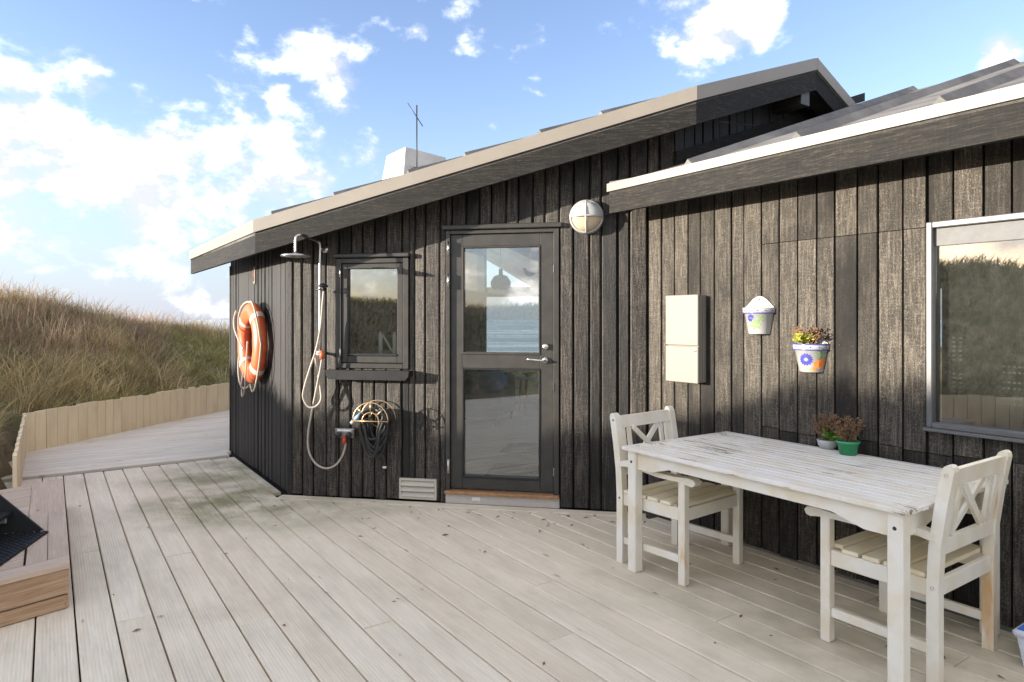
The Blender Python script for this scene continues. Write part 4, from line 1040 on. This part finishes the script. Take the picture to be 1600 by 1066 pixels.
quad_board('plank', 'platform', [PP(0, 0), PP(Lf, 0), PP(Lf, k_), PP(0, k_)], PZ, .027, plat)
for j in range(2): quad_board('plank', 'platform', [PP(j * k_ * .72 + .003 * j, k_ + .004), PP(j * k_ * .72 + .003 * j, Lb), PP((j + 1) * k_ * .72, Lb), PP((j + 1) * k_ * .72, k_ + .004)], PZ - .0005 * j, .027, plat)
nb_ = int((Lb - k_) / k_)
for j in range(nb_):
    b0 = k_ * (1 + j) + .006; quad_board('plank', 'platform', [PP(2 * k_ * .72 + .012, b0), PP(Lf, b0), PP(Lf, b0 + k_ - .006), PP(2 * k_ * .72 + .012, b0 + k_ - .006)], PZ + rng.uniform(-.001, .001), .027, plat)
def face(P, Q, z0_, z1_, inset, nm):
    d = (Q - P).normalized(); Fm = frame(P, d); L_ = (Q - P).length; m = MB(); m.box(.008, L_, inset, inset + .025, z0_, z1_, .002); return m.build(nm, 'platfront', plat, Fm)
Pl = PP(Lf, 0)
face(Pl, Pc, .078, PZ - .028, .012, 'face_board'); face(Pl, Pc, .006, .072, .014, 'face_board')
Pb2 = PP(0, Lb)
face(Pc, Pb2, .078, PZ - .028, .012, 'side_board'); face(Pc, Pb2, .006, .072, .014, 'side_board')
# rubber mat
mc = ground(76, 829, PZ + .012); me_ = ground(0, 882, PZ + .012)
ue = Vector((me_.x - mc.x, me_.y - mc.y)).normalized(); ul = Vector((ue.y, -ue.x)); ul = ul if ul.x < 0 else -ul
Fmat = frame(Vector((mc.x, mc.y)) + ul * .9, -ul)
mat_ = thing('rubber_mat', 'black rubber ring mat lying at the foot of black stairs', 'mat', Fmat @ T(0, 0, PZ + .001))
m = MB(); sg = 1 if (Fmat.inverted() @ Vector((me_.x, me_.y, 0))).y > 0 else -1
nx_, ny_ = 26, 18; cw = .9 / nx_; cl = .6 / ny_
for i in range(nx_):
    for j in range(ny_):
        cx_, cy_ = (i + .5) * cw, sg * (j + .5) * cl; m.lathe([(cw * .30, 0), (cw * .30, .012), (cw * .52, .012), (cw * .52, 0)], 6, (cx_, cy_, 0), smooth=False)
m.box(0, .9, min(0, sg * .6), max(0, sg * .6), .0, .006); o = m.build('mat_rings', 'black', mat_); o['kind'] = 'stuff'
# steel stairs going up to the left
sb = ground(64, 829, PZ + .016); sdir = ul; sper = Vector((sdir.y, -sdir.x)); sper = sper if sper.y < 0 else -sper
Fst = frame(Vector((sb.x, sb.y)), sdir); st = thing('steel_stairs', 'black steel stairs rising from the wooden step platform', 'stairs', Fst @ T(0, 0, PZ + .0135))
sgn = 1 if (Fst.inverted() @ Vector((sb.x + sper.x, sb.y + sper.y, 0))).y > 0 else -1
slope = .98; Ls = 1.5
for off in (0, sgn * .75):
    m = MB(); m.prism([(0, 0), (.26, 0), (Ls + .26, Ls * slope), (Ls, Ls * slope + .02), (-.005, .012)], off - .004, off + .004); m.build('stringer', 'blacksteel', st)
    m = MB(); m.prism([(-.008, .0), (.012, .0), (Ls + .012, Ls * slope), (Ls - .008, Ls * slope + .012)], off - .02, off - .0045); m.build('stringer_flange', 'blacksteel', st)
for i in range(6):
    x_ = .14 + i * .22; zz = .10 + i * .22 * slope; a0, a1 = sorted((sgn * .006, sgn * .744)); MB().box(x_, x_ + .22, a0, a1, zz, zz + .025, .003).build('tread', 'blacksteel', st)
    MB().box(x_ + .02, x_ + .06, *sorted((sgn * .006, sgn * .03)), zz - .04, zz, .002).build('tread_bracket', 'steel', st)

# ---------------------------------------------------------------- antenna
ap = Vector((-1.24, 8.75)); az = zR(ap)
an = thing('roof_antenna', 'thin roof antenna mast with crossed rods beside the chimney', 'antenna', T(ap.x, ap.y, az - .01))
MB().tube([(0, 0, 0), (0, 0, 4.24 - az)], .009, 6).build('mast', 'cable', an)
MB().tube([(-.115, -.02, 4.26 - az), (.075, .02, 3.97 - az)], .006, 5).build('rod', 'cable', an)
MB().tube([(0, 0, 3.42 - az), (-.08, .02, 3.43 - az)], .012, 6).build('bracket', 'black', an)

# ---------------------------------------------------------------- furniture inside the house
def inside(u, wdep, z=FLZ): return FA @ T(u, wdep, z + .001)
so_ = thing('sofa', 'charcoal sofa inside the house behind the lower door pane', 'sofa', inside(.84, 3.3))
MB().box(-.55, .35, -.45, .45, .10, .42, .04).build('seat', 'sofa', so_); MB().box(-.55, -.30, -.45, .45, .42, .82, .05).build('backrest', 'sofa', so_); MB().box(-.55, .35, .46, .62, .10, .62, .04).build('armrest', 'sofa', so_)
for xx in (-.5, .3):
    for yy in (-.4, .55): MB().tube([(xx, yy, 0), (xx, yy, .10)], .02, 8).build('leg', 'sofa', so_)
cu = thing('sofa_cushion', 'blue cushion on the sofa inside the house', 'cushion', inside(1.0, 3.3, FLZ + .421))
MB().lathe([(0, 0), (.12, .01), (.20, .09), (.19, .18), (.10, .27), (0, .29)], 14).build('pad', 'cushion', cu)
tb2 = thing('side_table', 'round white side table inside before the sea window', 'table', inside(1.32, 4.3))
MB().lathe([(0, .50), (.28, .50), (.29, .515), (.28, .53), (0, .53)], 28).build('top', 'inwhite', tb2)
for k in range(3):
    a = 2.1 * k + .4; MB().tube([(.16 * math.cos(a), .16 * math.sin(a), .5), (.22 * math.cos(a), .22 * math.sin(a), 0)], [.022, .012], 8).build('leg', 'sillwood', tb2)
fb = thing('fruit_bowl', 'small bowl of yellow fruit on round table inside', 'bowl', inside(1.32, 4.3, FLZ + .53))
MB().lathe([(0, 0), (.05, 0), (.11, .05), (.10, .05), (.04, .012), (0, .012)], 18).build('bowl', 'leafy', fb)
pdn = thing('pendant_lamp', 'round grey pendant lamp hanging inside behind the door glass', 'pendant lamp', inside(1.23, 2.7, 1.84))
MB().lathe([(0, .20), (.022, .20), (.025, .13), (.08, .11), (.12, .045), (.116, -.01), (.08, -.05), (0, -.05)], 24).build('shade', 'greyblind', pdn)
MB().tube([(0, 0, .25), (0, 0, .95)], .003, 5).build('cord', 'black', pdn)
gu = thing('gull_ornament', 'hanging seagull ornament inside behind the upper door pane', 'ornament', inside(1.54, 2.9, 2.0))
MB().tube(smooth_path([(-.08, 0, .03), (-.055, 0, .045), (-.03, 0, 0), (.03, 0, -.015), (.10, 0, .005)], 4), [.004, .012, .016, .018, .02, .022, .024, .026, .028, .028, .028, .026, .022, .016, .010, .006, .003], 8).build('body', 'greyblind', gu)
MB().tube([(0, 0, .0), (0, 0, .60)], .0015, 4).build('thread', 'black', gu)
for (u_, w_, nm) in ((1.95, .72, 'dark floor mat inside just behind the glazed door'), (1.88, 1.75, 'dark floor mat further inside on the pale wooden floor')):
    mm = thing('floor_mat', nm, 'mat', inside(u_, w_)); MB().box(-.42, .42, -.27, .27, 0, .012, .004).build('mat_pile', 'mat', mm)
no = thing('window_ornament', 'white ornament of two bars and a slanting stick inside small window', 'ornament', FA @ T(.80, .062, 1.165))
MB().box(-.07, .13, -.02, .05, -.012, -.001).build('shelf', 'inwall', no)
for xx in (-.03, .09): MB().tube([(xx, 0, 0), (xx, 0, .15), (xx, 0, .18)], [.018, .017, .009], 10).build('bar', 'brightwhite', no)
MB().tube([(-.02, .0, .165), (.075, .0, .01)], .0085, 8).build('slanting_stick', 'brightwhite', no)

# dry bits blown onto the deck
m = MB(); g9 = random.Random(77)
for i in range(110):
    if i < 60: p = CA + rA * g9.uniform(-.1, 2.9) + nA * abs(g9.gauss(.18, .35))
    else: p = Vector((g9.uniform(-2.2, 2.0), g9.uniform(2.4, 5.0)))
    if (p - CA).dot(nA) < .13 and (p - CA).dot(rA) > -.2: continue
    if (p - CI).dot(nB) < .1: continue
    a = g9.uniform(0, 6.28); L_ = g9.uniform(.008, .03); w_ = L_ * g9.uniform(.12, .4); dx, dy = math.cos(a), math.sin(a); z_ = .004
    m.add([(p.x - dx * L_, p.y - dy * L_, z_), (p.x - dy * w_, p.y + dx * w_, z_ + g9.uniform(.002, .008)), (p.x + dx * L_, p.y + dy * L_, z_ + .001), (p.x + dy * w_, p.y - dx * w_, z_)], [(0, 1, 2), (0, 2, 3)])
tag(m.build('leaf_litter', 'twig'), 'small dry leaf bits and twigs scattered over the pale deck', 'leaf litter', kind='stuff')
